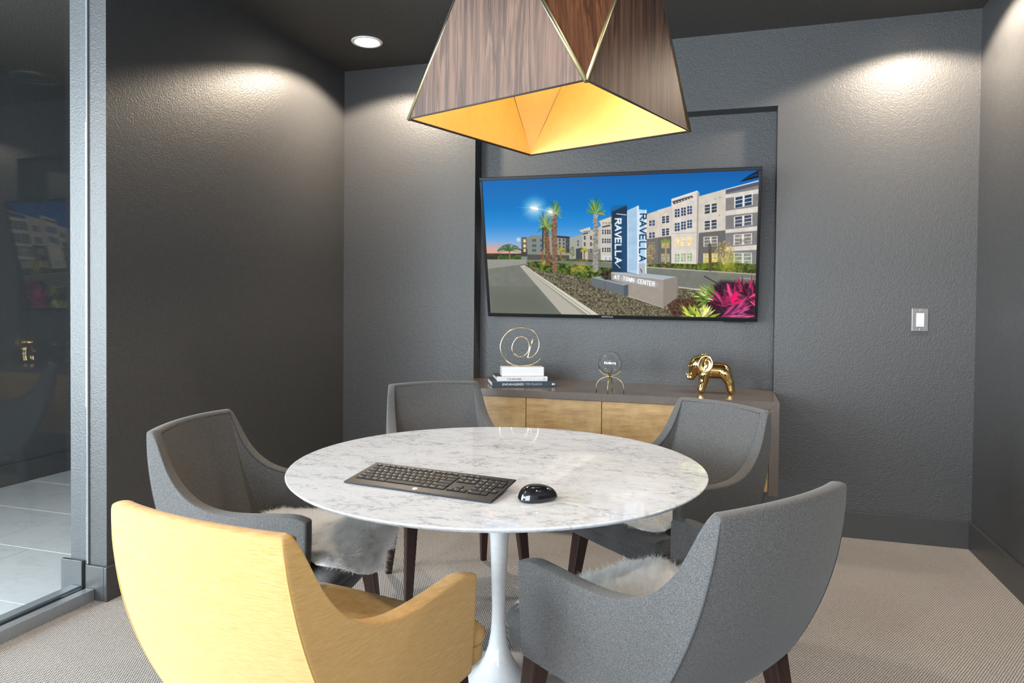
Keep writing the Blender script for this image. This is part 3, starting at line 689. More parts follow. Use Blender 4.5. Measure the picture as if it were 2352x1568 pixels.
# road left
poly([(120, 770), (660, 765), (2200, 885), (2200, 1010), (1560, 985), (980, 860), (420, 800), (1000, 1230), (100, 1230)], (118, 120, 112), tex=tx(.05, n2))
poly([(120, 768), (420, 768), (420, 800), (120, 840)], (146, 147, 138), tex=tx(.04))
poly([(120, 980), (500, 980), (700, 1200), (120, 1200)], (104, 107, 98), 160)
def window(x, y, w_, h_, pane=(46, 60, 84), fr=(205, 203, 198), cols=2, sl=0.0, rows=2):
    q = lambda a, b_: (x+a*w_, y+b_*h_+sl*a*w_)
    poly([q(0, 0), q(1, 0), q(1, 1), q(0, 1)], fr)
    for i in range(cols):
        for j in range(rows):
            a0, a1_ = (i+.12)/cols, (i+.90)/cols; c0, c1 = (0.05, 0.30) if (j == 0 and rows == 3) else ((j+.08)/rows, (j+.92)/rows)
            poly([q(a0, c0), q(a1_, c0), q(a1_, c1), q(a0, c1)], pane, tex=tx(.25))
# left far building
poly([(380, 600), (432, 602), (455, 586), (540, 588), (545, 770), (380, 770)], (128, 134, 130)); poly([(380, 600), (420, 600), (425, 745), (380, 745)], (104, 102, 96)); poly([(380, 690), (425, 690), (425, 745), (380, 745)], (70, 68, 66))
poly([(540, 590), (650, 592), (740, 600), (740, 770), (540, 770)], (150, 148, 138)); poly([(645, 590), (745, 598), (742, 612), (645, 606)], (48, 54, 62)); poly([(712, 606), (742, 606), (742, 720), (712, 720)], (66, 68, 72))
poly([(425, 730), (740, 738), (740, 775), (425, 770)], (82, 84, 78))
for y in (618, 655, 690): window(396, y, 18, 22, (255, 222, 150), (190, 170, 130), 1)
for y in (615, 655, 690):
    for x in (462, 478, 522): window(x, y, 14, 20, (60, 70, 76), (120, 126, 124), 1)
for y in (612, 640, 668):
    for x in (660, 690, 716): window(x, y, 16, 20, (58, 64, 74), (140, 140, 134), 1)
# middle building
poly([(742, 612), (838, 580), (838, 770), (742, 770)], (158, 160, 154)); poly([(790, 690), (838, 680), (838, 768), (790, 768)], (66, 74, 80))
poly([(838, 572), (910, 548), (975, 520), (1062, 440), (1062, 785), (838, 772)], (188, 180, 166)); poly([(975, 500), (1062, 468), (1062, 785), (975, 778)], (198, 192, 180))
poly([(880, 690), (975, 690), (975, 776), (880, 772)], (128, 122, 114))
poly([(812, 552), (895, 526), (900, 548), (838, 566)], (206, 196, 176)); poly([(962, 482), (1062, 446), (1062, 474), (975, 504)], (212, 200, 178))
for x in (848, 866, 884, 990, 1012, 1034, 1052): seg((x, 556 if x < 900 else 492), (x+10, 566 if x < 900 else 500), 4, (70, 58, 46))
poly([(840, 575), (880, 566), (880, 576), (840, 584)], (66, 64, 62)); poly([(985, 522), (1045, 508), (1050, 520), (990, 532)], (78, 78, 78))
for y in (592, 640, 688):
    for x in (848, 895, 920): window(x, y, 16, 30, (56, 66, 86), (168, 166, 158), 1)
for y in (545, 612, 680):
    for x in (984, 1003, 1021, 1037): window(x, y, 15, 36, (50, 62, 92), (214, 210, 202), 1)
poly([(985, 742), (1060, 742), (1060, 782), (985, 778)], (206, 204, 210))
for x in (1015, 1045): seg((x, 755), (x, 778), 4, (70, 70, 76))
for y in (625, 650): window(800, y, 12, 18, (56, 60, 70), (150, 150, 145), 1)
# right building
U1, LO = (203, 194, 182), (112, 109, 105)
poly([(1318, 432), (1402, 404), (1402, 808), (1318, 802)], U1, tex=tx(.05, n2)); poly([(1318, 618), (1402, 606), (1402, 808), (1318, 802)], LO)
poly([(1400, 402), (1506, 370), (1506, 808), (1400, 806)], (210, 200, 188), tex=tx(.05, n2)); poly([(1400, 606), (1506, 594), (1506, 808), (1400, 806)], (104, 101, 98))
poly([(1506, 320), (1700, 257), (1714, 272), (1704, 812), (1506, 806)], (212, 204, 194), tex=tx(.06, n2)); poly([(1506, 318), (1700, 255), (1716, 272), (1702, 262), (1506, 328)], (232, 226, 218)); poly([(1700, 268), (1716, 272), (1702, 812), (1694, 812)], (168, 160, 152))
poly([(1512, 336), (1660, 292), (1672, 306), (1525, 358)], (74, 68, 66))
for i in range(6): poly([(1530+i*22, 342-i*7), (1542+i*22, 338-i*7), (1548+i*22, 346-i*7), (1536+i*22, 350-i*7)], (178, 170, 162))
seg((1506, 578), (1700, 570), 4, (172, 166, 160))
poly([(1712, 298), (1916, 242), (1914, 832), (1704, 820)], (204, 196, 184), tex=tx(.05, n2)); poly([(1712, 572), (1914, 552), (1914, 832), (1704, 820)], (106, 104, 102))
poly([(1914, 244), (2172, 178), (2150, 840), (1912, 832)], (128, 126, 126), tex=tx(.04, n2)); poly([(1914, 246), (2172, 180), (2172, 214), (1914, 276)], (84, 90, 106)); poly([(1912, 244), (2172, 176), (2172, 184), (1912, 250)], (226, 226, 226))
for a, b_ in ((278, 312), (400, 444), (540, 574), (672, 710)): poly([(1912, a+8), (2168, a-52+a*0.06), (2166, b_-52+a*0.06), (1912, b_)], (214, 206, 196), tex=tx(.06, n2))
for y, lit in ((392, 0), (496, 0), (606, 1), (726, 2)):
    pane = [(44, 64, 98), (240, 208, 150), (150, 170, 130)][lit]; fr = (222, 218, 210)
    for i, x in enumerate((1530, 1577, 1623)):
        yy = y - i*11*(1 if y < 600 else 0.25)
        window(x, yy, 40, 66, pane, fr, 2, -0.12 if y < 600 else 0, 3)
for y, s_ in ((478, 0), (568, 0)): window(1336, y, 48, 44, (60, 74, 100), fr, 2, -0.1)
for y in (446, 540): window(1432, y, 60, 56, (54, 64, 84), fr, 2, -0.12, 3)
window(1432, 630, 60, 56, (190, 168, 110), (180, 170, 150), 2); window(1430, 728, 62, 60, (150, 148, 116), (186, 180, 168), 2); window(1336, 640, 48, 50, (110, 112, 98), (140, 138, 130), 2)
window(1750, 362, 102, 72, (62, 74, 78), (226, 222, 214), 2, -0.18, 3); window(1750, 482, 102, 72, (58, 64, 82), (226, 222, 214), 2, -0.14, 3); window(1748, 602, 106, 74, (120, 118, 112), (220, 216, 208), 2, -0.06, 3); window(1746, 725, 108, 72, (206, 186, 110), (210, 206, 190), 2, 0, 3)
window(1978, 304, 138, 86, (44, 66, 96), (226, 224, 220), 2, -0.2, 3); window(1976, 452, 138, 80, (66, 72, 90), (226, 224, 220), 2, -0.15, 3); window(1974, 586, 138, 80, (140, 136, 128), (226, 224, 220), 2, -0.08, 3); window(1974, 722, 138, 84, (136, 146, 128), (214, 212, 204), 2, 0, 3)
for i in range(10):
    seg((1985+i*14, 480), (1976+i*14+16, 512), 3, (196, 190, 186), .7)
    seg((1758+i*10, 520-i), (1764+i*10, 545-i), 3, (200, 196, 190), .6)
    seg((1985+i*13, 622), (2030+i*9, 640), 3, (80, 78, 74), .6)
for x, y in ((1836, 318), (1870, 305), (1866, 440), (1730, 575), (1875, 575), (1734, 705)): glow((x, y), 9, (130, 118, 104), .8, 1)
# planting along right building, verge, far kerb
poly([(1316, 806), (1500, 800), (1700, 806), (1850, 790), (2160, 808), (2160, 882), (1700, 852), (1316, 828)], (82, 92, 42), tex=tx(.6)); poly([(1700, 800), (1800, 796), (1800, 840), (1700, 838)], (110, 128, 40), tex=tx(.5)); glow((1930, 800), 110, (190, 190, 66), .75, 1.1)
poly([(1316, 824), (1700, 850), (2160, 880), (2160, 888), (1700, 858), (1316, 832)], (176, 172, 158)); seg((2030, 912), (2200, 925), 4, (190, 190, 182)); seg((1960, 935), (2200, 955), 3, (170, 170, 165))
def tree(x, y, w_, h_, col, n_, seed):
    r_ = np.random.default_rng(seed)
    for _ in range(n_):
        a = r_.uniform(0, 6.28); q = math.sqrt(r_.random()); c_ = np.clip(np.array(col)*r_.uniform(.65, 1.25), 0, 255)
        px, py = x+w_*q*math.cos(a), y+h_*q*math.sin(a); seg((px, py), (px+r_.uniform(-7, 7), py-r_.uniform(0, 9)), r_.uniform(3, 6), c_, .75)
for x in (1338, 1350, 1362): seg((1350, 810), (x, 730), 4, (150, 128, 90))
tree(1352, 722, 36, 58, (182, 156, 96), 120, 3)
for x in (1872, 1890, 1915, 1945): seg((1898, 810), (x, 730), 5, (206, 190, 150))
tree(1905, 715, 72, 78, (190, 164, 96), 260, 4)
seg((1800, 850), (1795, 660), 22, (96, 78, 60)); seg((1795, 690), (1795, 640), 6, (90, 92, 70))
for i in range(24): a = rng.uniform(-.3, 3.4); seg((1462, 640), (1462+36*math.cos(a), 640-26*math.sin(a)), 4, (120, 150, 60))
seg((1462, 800), (1466, 650), 13, (170, 148, 110))
def palm_small(x, y, w_, h_, col, seed, base):
    r_ = np.random.default_rng(seed); seg((x, base), (x, y), 10, (140, 108, 74))
    for _ in range(46):
        a = r_.uniform(-.35, 3.5); e = (x+w_*math.cos(a), y-h_*math.sin(a)+0.18*h_*abs(math.cos(a))); mid = (x+w_*.55*math.cos(a), y-h_*.8*math.sin(a)-6); c_ = np.clip(np.array(col)*r_.uniform(.7, 1.3), 0, 255); seg((x, y), mid, 5, c_, .85); seg(mid, e, 4, c_, .85)
palm_small(292, 704, 92, 52, (78, 108, 66), 1, 765); palm_small(676, 712, 44, 34, (150, 140, 62), 2, 770); palm_small(852, 704, 26, 20, (164, 156, 60), 3, 768)
tree(760, 715, 22, 40, (120, 122, 80), 60, 6); poly([(650, 760), (1060, 778), (1060, 792), (650, 778)], (84, 96, 50), tex=tx(.5))
# median: kerb, mulch, hedge
poly([(366, 815), (400, 812), (960, 1190), (870, 1200), (700, 1200)], (150, 150, 140)); poly([(366, 815), (390, 822), (850, 1190), (690, 1190)], (176, 172, 158)); poly([(385, 818), (402, 810), (975, 1190), (900, 1200)], (204, 200, 184)); seg((402, 822), (900, 1180), 4, (120, 116, 104))
poly([(402, 812), (470, 800), (1060, 880), (1560, 980), (2160, 1080), (2160, 1240), (960, 1240), (960, 1185)], (104, 98, 80), tex=tx(.45, n3)); poly([(1460, 1090), (1740, 1040), (2160, 1150), (2160, 1240), (1540, 1240)], (84, 62, 50), tex=tx(.45, n3))
poly([(1560, 984), (1700, 1000), (1700, 994), (1560, 974)], (188, 186, 174))
poly([(416, 788), (560, 782), (700, 800), (1060, 836), (1060, 915), (850, 912), (700, 872), (560, 866), (430, 806)], (70, 86, 36), tex=tx(.85))
for x, y, r_ in ((830, 830, 60), (545, 795, 42), (770, 850, 40), (925, 850, 30)): glow((x, y), r_, (216, 190, 84), .65, 1.2)
poly([(980, 850), (1055, 855), (1055, 920), (985, 918)], (66, 58, 46), tex=tx(.7))
# street lamp
seg((541, 780), (544, 420), 9, (26, 40, 60)); seg((541, 780), (541, 700), 10, (150, 96, 56)); seg((440, 380), (620, 412), 5, (120, 150, 180))
# palms
def palm(xb, yb, xt, yt, wb, wt_, colt, crown, n_, seed, spread):
    r_ = np.random.default_rng(seed); seg((xb, yb), (xt, yt), wb, colt, 1, 2.6, wt_)
    for i in range(int(n_*1.6)):
        t_ = r_.random(); x = xb+(xt-xb)*t_+r_.uniform(-.5, .5)*wb; y = yb+(yt-yb)*t_; seg((x-5, y), (x+5, y-7), 4, np.array(colt)*r_.choice([.55, .75, 1.35]), .7)
    for i in range(110):
        a = r_.uniform(spread[0], spread[1]); ln = crown*r_.uniform(.55, 1.05); c_ = np.array((r_.uniform(90, 190), r_.uniform(140, 205), r_.uniform(60, 110))) if r_.random() < .65 else np.array((52, 84, 50)); e = (xt+ln*math.cos(a)*.62, yt-ln*math.sin(a)+.12*ln*math.cos(a)**2)
        seg((xt, yt), e, 5, c_, .8, 2.6, 2)
palm(580, 800, 566, 520, 38, 36, (122, 94, 62), 118, 60, 11, (-.7, 3.5)); palm(630, 850, 628, 420, 40, 40, (128, 102, 84), 100, 80, 12, (-.4, 3.5)); palm(936, 845, 938, 420, 40, 34, (150, 148, 142), 125, 90, 13, (-.1, 3.2))
for i in range(26):
    a = rng.uniform(0, 6.28); ln = rng.uniform(60, 150); seg((480, 382), (480+ln*math.cos(a), 382+ln*.75*math.sin(a)), 4, (190, 215, 235), .28, 5, 0.5)
    ln = rng.uniform(30, 80); seg((600, 412), (600+ln*math.cos(a), 412+ln*math.sin(a)), 4, (200, 220, 235), .25, 5, .5)
glow((480, 384), 120, (236, 244, 240), .95, 1.6); glow((600, 412), 62, (240, 244, 240), .9, 1.6); seg((460, 380), (500, 390), 16, (255, 255, 244)); seg((590, 410), (608, 415), 13, (255, 255, 244)); glow((360, 620), 26, (235, 235, 225), .9, 1.3)
# monument sign
poly([(1058, 412), (1166, 368), (1174, 374), (1174, 868), (1060, 862)], (34, 58, 82)); poly([(1058, 412), (1166, 368), (1168, 480), (1058, 500)], (30, 44, 62), 120, .6); poly([(1130, 440), (1174, 430), (1174, 866), (1135, 866)], (40, 84, 130), 40, .75)
poly([(1174, 404), (1258, 366), (1260, 885), (1174, 862)], (176, 204, 226), tex=tx(.05, n2))
for i in range(9):
    for j in range(38):
        x = 1190+i*8.2; y = 410+j*12+(6 if i % 2 else 0)-(x-1180)*.35; 
        if y < 862: seg((x-2, y), (x+2, y+3), 2.6, (92, 124, 160), .75)
poly([(1248, 370), (1262, 366), (1262, 885), (1250, 882)], (214, 226, 236)); poly([(1262, 394), (1318, 402), (1318, 880), (1262, 884)], (172, 206, 234)); seg((1268, 420), (1266, 790), 10, (236, 246, 255), .8, 10); seg((1312, 420), (1312, 800), 7, (232, 244, 255), .7, 8); poly([(1262, 800), (1318, 800), (1318, 880), (1262, 884)], (176, 178, 186)); poly([(1308, 400), (1320, 396), (1320, 878), (1310, 878)], (220, 226, 232)); seg((1276, 842), (1284, 866), 9, (98, 104, 118))
STR = {'R': [((0, 0), (0, 1)), ((0, 0), (.75, .05)), ((.75, .05), (.8, .42)), ((.8, .42), (0, .5)), ((.4, .5), (.9, 1))], 'A': [((0, 1), (.45, 0)), ((.45, 0), (.9, 1)), ((.18, .66), (.72, .66))], 'V': [((0, 0), (.45, 1)), ((.45, 1), (.9, 0))],
       'E': [((0, 0), (0, 1)), ((0, 0), (.75, 0)), ((0, .5), (.65, .5)), ((0, 1), (.75, 1))], 'L': [((0, 0), (0, 1)), ((0, 1), (.75, 1))], 'T': [((0, 0), (.9, 0)), ((.45, 0), (.45, 1))], 'O': [((.1, .15), (.1, .85)), ((.1, .85), (.45, 1)), ((.45, 1), (.8, .85)), ((.8, .85), (.8, .15)), ((.8, .15), (.45, 0)), ((.45, 0), (.1, .15))],
       'W': [((0, 0), (.25, 1)), ((.25, 1), (.5, .2)), ((.5, .2), (.75, 1)), ((.75, 1), (1, 0))], 'N': [((0, 1), (0, 0)), ((0, 0), (.8, 1)), ((.8, 1), (.8, 0))], 'C': [((.8, .15), (.45, 0)), ((.45, 0), (.08, .2)), ((.08, .2), (.08, .8)), ((.08, .8), (.45, 1)), ((.45, 1), (.8, .85))]}
def letters(word, fn, wd, col, adv, alpha=1.0, soft=2.6, kx=1.0):
    for i, ch in enumerate(word):
        if ch == ' ': continue
        for a, b_ in STR[ch]: seg(fn(i*adv+a[0]*kx, a[1]), fn(i*adv+b_[0]*kx, b_[1]), wd, col, alpha, soft)
# turned a quarter: reading downwards
fl = lambda u_, v_: (1128-v_*42+0.0*u_, 466+u_*41.5)
letters('RAVELLA', fl, 16, (120, 180, 235), 1.17, .35, 12); letters('RAVELLA', fl, 8.5, (240, 246, 252), 1.17)
fr_ = lambda u_, v_: (1318-v_*46-u_*0.6, 430+u_*44.5)
letters('RAVELLA', fr_, 9, (24, 44, 70), 1.17)
seg((1095, 428), (1168, 436), 5, (214, 230, 244)); seg((1086, 800), (1122, 834), 5, (220, 226, 232))
poly([(1056, 866), (1174, 868), (1262, 888), (1320, 876), (1550, 902), (1448, 922), (1056, 876)], (166, 176, 186)); poly([(1054, 872), (1448, 922), (1448, 1132), (1180, 1050), (1054, 940)], (158, 148, 138), tex=tx(.03, n2)); poly([(1448, 922), (1552, 900), (1552, 1056), (1448, 1132)], (140, 132, 122)); seg((1056, 872), (1448, 921), 4, (190, 196, 204))
seg((1090, 905), (1385, 960), 30, (186, 206, 226), .5, 30)
fb = lambda u_, v_: (1078+u_*25.3-v_*2, 886+u_*4.5+v_*(26+u_*0.55))
letters('AT TOWN CENTER', fb, 5.5, (246, 252, 255), .875, kx=0.70)
poly([(906, 905), (972, 896), (1182, 960), (1182, 1042), (1150, 1042), (906, 965)], (104, 110, 114)); poly([(906, 905), (972, 896), (985, 908), (1000, 918), (1182, 958), (1150, 966)], (146, 156, 164)); seg((1006, 936), (1006, 995), 3, (70, 76, 80)); poly([(1150, 966), (1182, 958), (1182, 1042), (1150, 1042)], (82, 90, 98)); poly([(972, 905), (1050, 905), (1050, 922), (1010, 922)], (60, 58, 44), tex=tx(.6))
seg((1182, 1046), (1448, 1136), 3, (200, 196, 186))
# cordyline and bromeliad in the foreground
def leaves(n_, x, y, ln, ang, cols, wd, seed):
    r_ = np.random.default_rng(seed)
    for _ in range(n_):
        bx, by = x+r_.uniform(-60, 60), y+r_.uniform(-30, 30); a = r_.uniform(*ang); l_ = ln*r_.uniform(.55, 1.1); ex, ey = bx+l_*math.cos(a), by-l_*math.sin(a); nx, ny = -math.sin(a)*wd*r_.uniform(.6, 1), -math.cos(a)*wd*r_.uniform(.6, 1); mx_, my_ = (bx*.45+ex*.55), (by*.45+ey*.55); c_ = np.array(cols[r_.integers(len(cols))])*r_.uniform(.7, 1.15)
        poly([(bx, by), (mx_+nx, my_+ny), (ex, ey), (mx_-nx, my_-ny)], np.clip(c_, 0, 255))
poly([(1780, 1010), (1880, 930), (2160, 950), (2160, 1240), (1850, 1240), (1760, 1130)], (50, 30, 44), 30, .9, tex=tx(.6))
leaves(46, 1800, 1060, 120, (1.9, 4.0), [(150, 186, 84), (190, 206, 120), (92, 122, 56)], 9, 21)
leaves(70, 1930, 1110, 170, (-.6, 3.0), [(120, 40, 70), (70, 26, 50), (176, 40, 96), (60, 40, 60), (110, 60, 84), (196, 64, 120)], 12, 22)
leaves(60, 2090, 1060, 150, (-.8, 3.6), [(150, 36, 80), (200, 50, 100), (70, 30, 54), (96, 44, 70), (214, 76, 120)], 12, 23)
leaves(34, 1930, 1200, 210, (-.2, .9), [(220, 90, 150), (150, 60, 110), (100, 50, 80), (190, 70, 130)], 9, 24)
poly([(1950, 1090), (1975, 1030), (2004, 1004), (2000, 1062), (1972, 1100)], (246, 24, 112)); poly([(1924, 950), (1940, 960), (1965, 1040), (1950, 1060), (1930, 1010)], (230, 70, 140)); poly([(1972, 1100), (2010, 1085), (2060, 1060), (2020, 1108)], (214, 40, 96))
seg((1756, 898), (1870, 962), 9, (70, 62, 56))
leaves(60, 1710, 1225, 130, (.1, 3.05), [(198, 204, 92), (226, 226, 140), (130, 150, 52), (168, 182, 74)], 13, 25)
# awning corner
poly([(2018, 192), (2090, 140), (2175, 96), (2175, 156)], (14, 24, 40))
for i in range(4): seg((2060+i*14, 168-i*7), (2175, 118+i*8), 3, (30, 78, 130), .7)
IMG = np.clip(IMG, 0, 1); IMG = np.clip((IMG-0.5)*1.04+0.5, 0, 1)
LIN = np.where(IMG <= .04045, IMG/12.92, ((IMG+.055)/1.055)**2.4)
co = np.zeros((NY*NX, 3), np.float32); co[:, 0] = (x0 + uu*SW_).ravel(); co[:, 1] = -0.001; co[:, 2] = (z1 - vv_*SH_).ravel()
ii = np.arange(NY*NX).reshape(NY, NX); q = np.stack([ii[:-1, :-1], ii[1:, :-1], ii[1:, 1:], ii[:-1, 1:]], -1).reshape(-1, 4)
me = bpy.data.meshes.new('screen'); me.vertices.add(NY*NX); me.vertices.foreach_set('co', co.ravel()); me.loops.add(q.size); me.loops.foreach_set('vertex_index', q.ravel().astype(np.int32)); me.polygons.add(len(q)); me.polygons.foreach_set('loop_start', np.arange(0, q.size, 4, dtype=np.int32)); me.update(calc_edges=True); me.validate()
at_ = me.color_attributes.new('picture', 'FLOAT_COLOR', 'POINT'); at_.data.foreach_set('color', np.concatenate([LIN.reshape(-1, 3), np.ones((NY*NX, 1))], 1).astype(np.float32).ravel())
link('screen', me, 'screen', tv)

# ------------------------------------------------------------------ keyboard
kb = empty('keyboard', (-0.9366, 1.5872, TZ+0.001)); tag(kb, 'black full size computer keyboard lying on the marble table', 'keyboard')
KW, KD, KZ0, KZ1 = 0.4253, 0.146, 0.0045, 0.0245
kang = math.atan2(-0.05565, 0.42165); ktil = math.atan2(KZ1-KZ0, KD); kb.rotation_euler = (ktil, 0, kang); kb.location.z = TZ+0.0056
box('case', (0, KW, 0, KD, -0.004, 0.0), 'black', kb, 0.0015)
box('battery_bar', (0.02, KW-0.02, KD-0.035, KD-0.003, -0.014, -0.003), 'black', kb, 0.003)
for x in (0.05, KW-0.05): box('riser_foot', (x-0.012, x+0.012, KD-0.022, KD-0.006, -0.0235, -0.013), 'black', kb, 0.002)
U = 0.01765; KR = 0.0166
rows = [  # y, height, list of (width in units, legend) ; None is a gap
    (0.1215, 0.010, [(1, 'Esc'), None, 0.55] + [(1, 'F%d' % i) for i in range(1, 5)] + [None, 0.42] + [(1, 'F%d' % i) for i in range(5, 9)] + [None, 0.42] + [(1, 'F%d' % i) for i in range(9, 13)] + [None, 0.66, (1, 'Prt'), (1, 'Scr'), (1, 'Pau'), None, 0.3, (1, ''), (1, ''), (1, ''), (1, '')]),
    (0.1010, KR, [(1, c_) for c_ in '`1234567890-='] + [(2.05, 'Backspace'), None, 0.3, (1, 'Ins'), (1, 'Home'), (1, 'PgU'), None, 0.3, (1, 'Num'), (1, '/'), (1, '*'), (1, '-')]),
    (0.0830, KR, [(1.5, 'Tab')] + [(1, c_) for c_ in 'QWERTYUIOP[]'] + [(1.55, '\\'), None, 0.3, (1, 'Del'), (1, 'End'), (1, 'PgD'), None, 0.3, (1, '7'), (1, '8'), (1, '9'), (1, '+')]),
    (0.0650, KR, [(1.75, 'Caps')] + [(1, c_) for c_ in "ASDFGHJKL;'"] + [(2.3, 'Enter'), None, 0.3, None, 3.0, None, 0.3, (1, '4'), (1, '5'), (1, '6')]),
    (0.0470, KR, [(2.25, 'Shift')] + [(1, c_) for c_ in 'ZXCVBNM,./'] + [(2.8, 'Shift'), None, 1.3, (1, '^'), None, 1.0, None, 0.3, (1, '1'), (1, '2'), (1, '3'), (1, 'Ent')]),
    (0.0290, KR, [(1.3, 'Ctrl'), (1.3, 'Fn'), (1.3, 'Win'), (1.3, 'Alt'), (6.0, ''), (1.2, 'Alt'), (1.25, 'Menu'), (1.4, 'Ctrl'), None, 0.3, (1, '<'), (1, 'v'), (1, '>'), None, 0.3, (2, '0'), (1, '.')])]
KM = {}
for (yc, hh, items) in rows:
    x = 0.0155; skip = False
    i = 0
    while i < len(items):
        it = items[i]
        if it is None: x += items[i+1]*U; i += 2; continue
        w_, leg_ = it; i += 1; key = (round(w_, 2), hh)
        if key not in KM:
            o = box('key', (-w_*U/2+0.0009, w_*U/2-0.0009, -hh/2+0.0009, hh/2-0.0009, 0, 0.0024), 'key', kb, 0.0006, 1); KM[key] = o.data
        else: o = bpy.data.objects.new('key', KM[key]); COL.objects.link(o); o.parent = kb
        o.location = (x+w_*U/2, yc+hh/2, 0.0)
        if leg_: text('legend', leg_, 0.0075 if len(leg_) == 1 else (0.0048 if len(leg_) < 5 else 0.004), 'legend', o, (-w_*U/2+0.0058 if len(leg_) == 1 else (0 if w_ < 1.2 else -w_*U/2+0.009), 0.0012, 0.00255))
        x += w_*U
V = disc_vf((0, 0), 0.0062, 24, 0.0008) + disc_vf((0, 0), 0.0062, 24, 0)
o = mesh('maker_emblem', V, [tuple(range(24)), tuple(range(24, 48))] + [(i, (i+1) % 24, 24+(i+1) % 24, 24+i) for i in range(24)], 'trimwhite', kb); o.location = (0.208, 0.0135, 0)
text('emblem_letters', 'hp', 0.0085, 'ink', o, (0, 0.0005, 0.0009), (0, 0, 0))

# ------------------------------------------------------------------ mouse
ms = empty('computer_mouse', (-0.421, 1.603, TZ+0.0005), -0.85); tag(ms, 'glossy black wireless mouse beside the keyboard', 'mouse')
V, F = [], []; na, nr = 40, 14
def mouse_pt(a, q):
    c_, s_ = math.cos(a), math.sin(a); e = 2.6; k = 1/((abs(c_)**e + abs(s_)**e)**(1/e)); wd = 0.0305*(1 - 0.13*max(0, s_)**2 - 0.05*abs(math.sin(2*a)))
    return wd*c_*k*q, 0.050*s_*k*q
for i in range(nr+1):
    q = math.sin(i/nr*PI/2)
    for j in range(na):
        a = 2*PI*j/na; x, y = mouse_pt(a, q*0.999+0.001); yy = y/0.05
        zt = 0.029*math.sqrt(max(0, 1-(q**3.4)))*(1-0.16*yy-0.20*yy*yy) + 0.004*(1-q**8)
        V.append((x, y, max(0.0035, zt+0.0035) if i < nr else 0.0055))
for j in range(na): x, y = mouse_pt(2*PI*j/na, 0.93); V.append((x, y, 0.0))
for i in range(nr+1):
    for j in range(na): k = (j+1) % na; F.append((i*na+j, i*na+k, (i+1)*na+k, (i+1)*na+j))
F.append(tuple(range(na))); F.append(tuple((nr+1)*na+j for j in range(na)))
mesh('mouse_body', V, F, 'gloss', ms, True)
V, F = lathe_vf([(0.0005, -0.003), (0.008, -0.003), (0.009, -0.002), (0.009, 0.002), (0.008, 0.003), (0.0005, 0.003)], 24); mesh('scroll_wheel', [(z, x+0.026, y+0.0205) for x, y, z in V], F, 'grille', ms, True)
tube('button_groove', [(0, 0.018-0.002*i, 0.0315-0.00012*i*i*0.5) for i in range(3)], 0.0006, 'grille', ms, 6)
o = mesh('maker_emblem', disc_vf((0, 0), 0.005, 20, 0.0009) + disc_vf((0, 0), 0.005, 20, 0), [tuple(range(20)), tuple(range(20, 40))] + [(i, (i+1) % 20, 20+(i+1) % 20, 20+i) for i in range(20)], 'champagne', ms); o.location = (0, -0.018, 0.0322); o.rotation_euler = (-0.12, 0, 0)

# ------------------------------------------------------------------ books and the at sign sculpture
BA = math.radians(25)
def book(name, loc, rz, ln, dp, th, cover, spine, label):
    r = tag(empty(name, loc, rz), label, 'book', 'books stacked on the credenza'); cvt = 0.0028
    box('bottom_cover', (0, ln, 0, dp, 0, cvt), cover, r, 0.0006, 1); box('top_cover', (0, ln, 0, dp, th-cvt, th), cover, r, 0.0006, 1)
    box('spine', (0, ln, -0.002, 0.0025, 0, th), spine, r, 0.0012, 2); box('page_block', (0.004, ln-0.004, 0.0026, dp-0.004, cvt, th-cvt), 'paper', r)
    return r
b1_ = book('book', (-1.205, 3.585, CZ+0.0005), BA, 0.355, 0.255, 0.029, 'navytop', 'navy', 'thick dark slate hardback lying under the white book')
text('spine_title', 'ENDANGERED', 0.0165, 'legend', b1_, (0.115, -0.0023, 0.0145), (PI/2, 0, 0), 1.12)
text('spine_author', 'TIM FLACH', 0.0165, 'silverink', b1_, (0.228, -0.0023, 0.0145), (PI/2, 0, 0), 1.12)
o = mesh('publisher_mark', [(0.335+0.005*math.cos(a), -0.0024, 0.0145+0.005*math.sin(a)) for a in np.linspace(0, 2*PI, 16)[:-1]], [tuple(range(15))], 'legend', b1_, fix=False)
mesh('publisher_mark', [(0.343, -0.0024, 0.009), (0.346, -0.0024, 0.009), (0.346, -0.0024, 0.020), (0.343, -0.0024, 0.020)], [(0, 1, 2, 3)], 'legend', b1_, fix=False)
ca, sa = math.cos(BA), math.sin(BA)
b2_ = book('book', (-1.205+0.028*ca-0.02*sa, 3.585+0.028*sa+0.02*ca, CZ+0.030), BA, 0.282, 0.225, 0.0235, 'navytop', 'whitecover', 'white spined hardback between the dark book and the stone block')
box('spine_wrap', (0.0, 0.282, -0.0015, 0.022, 0.0232, 0.0242), 'whitecover', b2_)
text('spine_title', 'CHANEL', 0.0165, 'ink', b2_, (0.098, -0.0023, 0.0115), (PI/2, 0, 0), 1.35)
text('spine_mark', 'C', 0.012, 'ink', b2_, (0.262, -0.0023, 0.0115), (PI/2, 0, 0)); text('spine_mark', 'C', 0.012, 'ink', b2_, (0.2665, -0.0023, 0.0115), (PI/2, 0, PI))
at = empty('at_sign_sculpture', (-1.205+0.04*ca-0.05*sa+0.02, 3.585+0.04*sa+0.05*ca, CZ+0.0547), BA); tag(at, 'brass wire at sign sculpture on a white stone block', 'sculpture')
box('stone_block', (0, 0.236, 0, 0.085, 0, 0.050), 'block', at, 0.003)
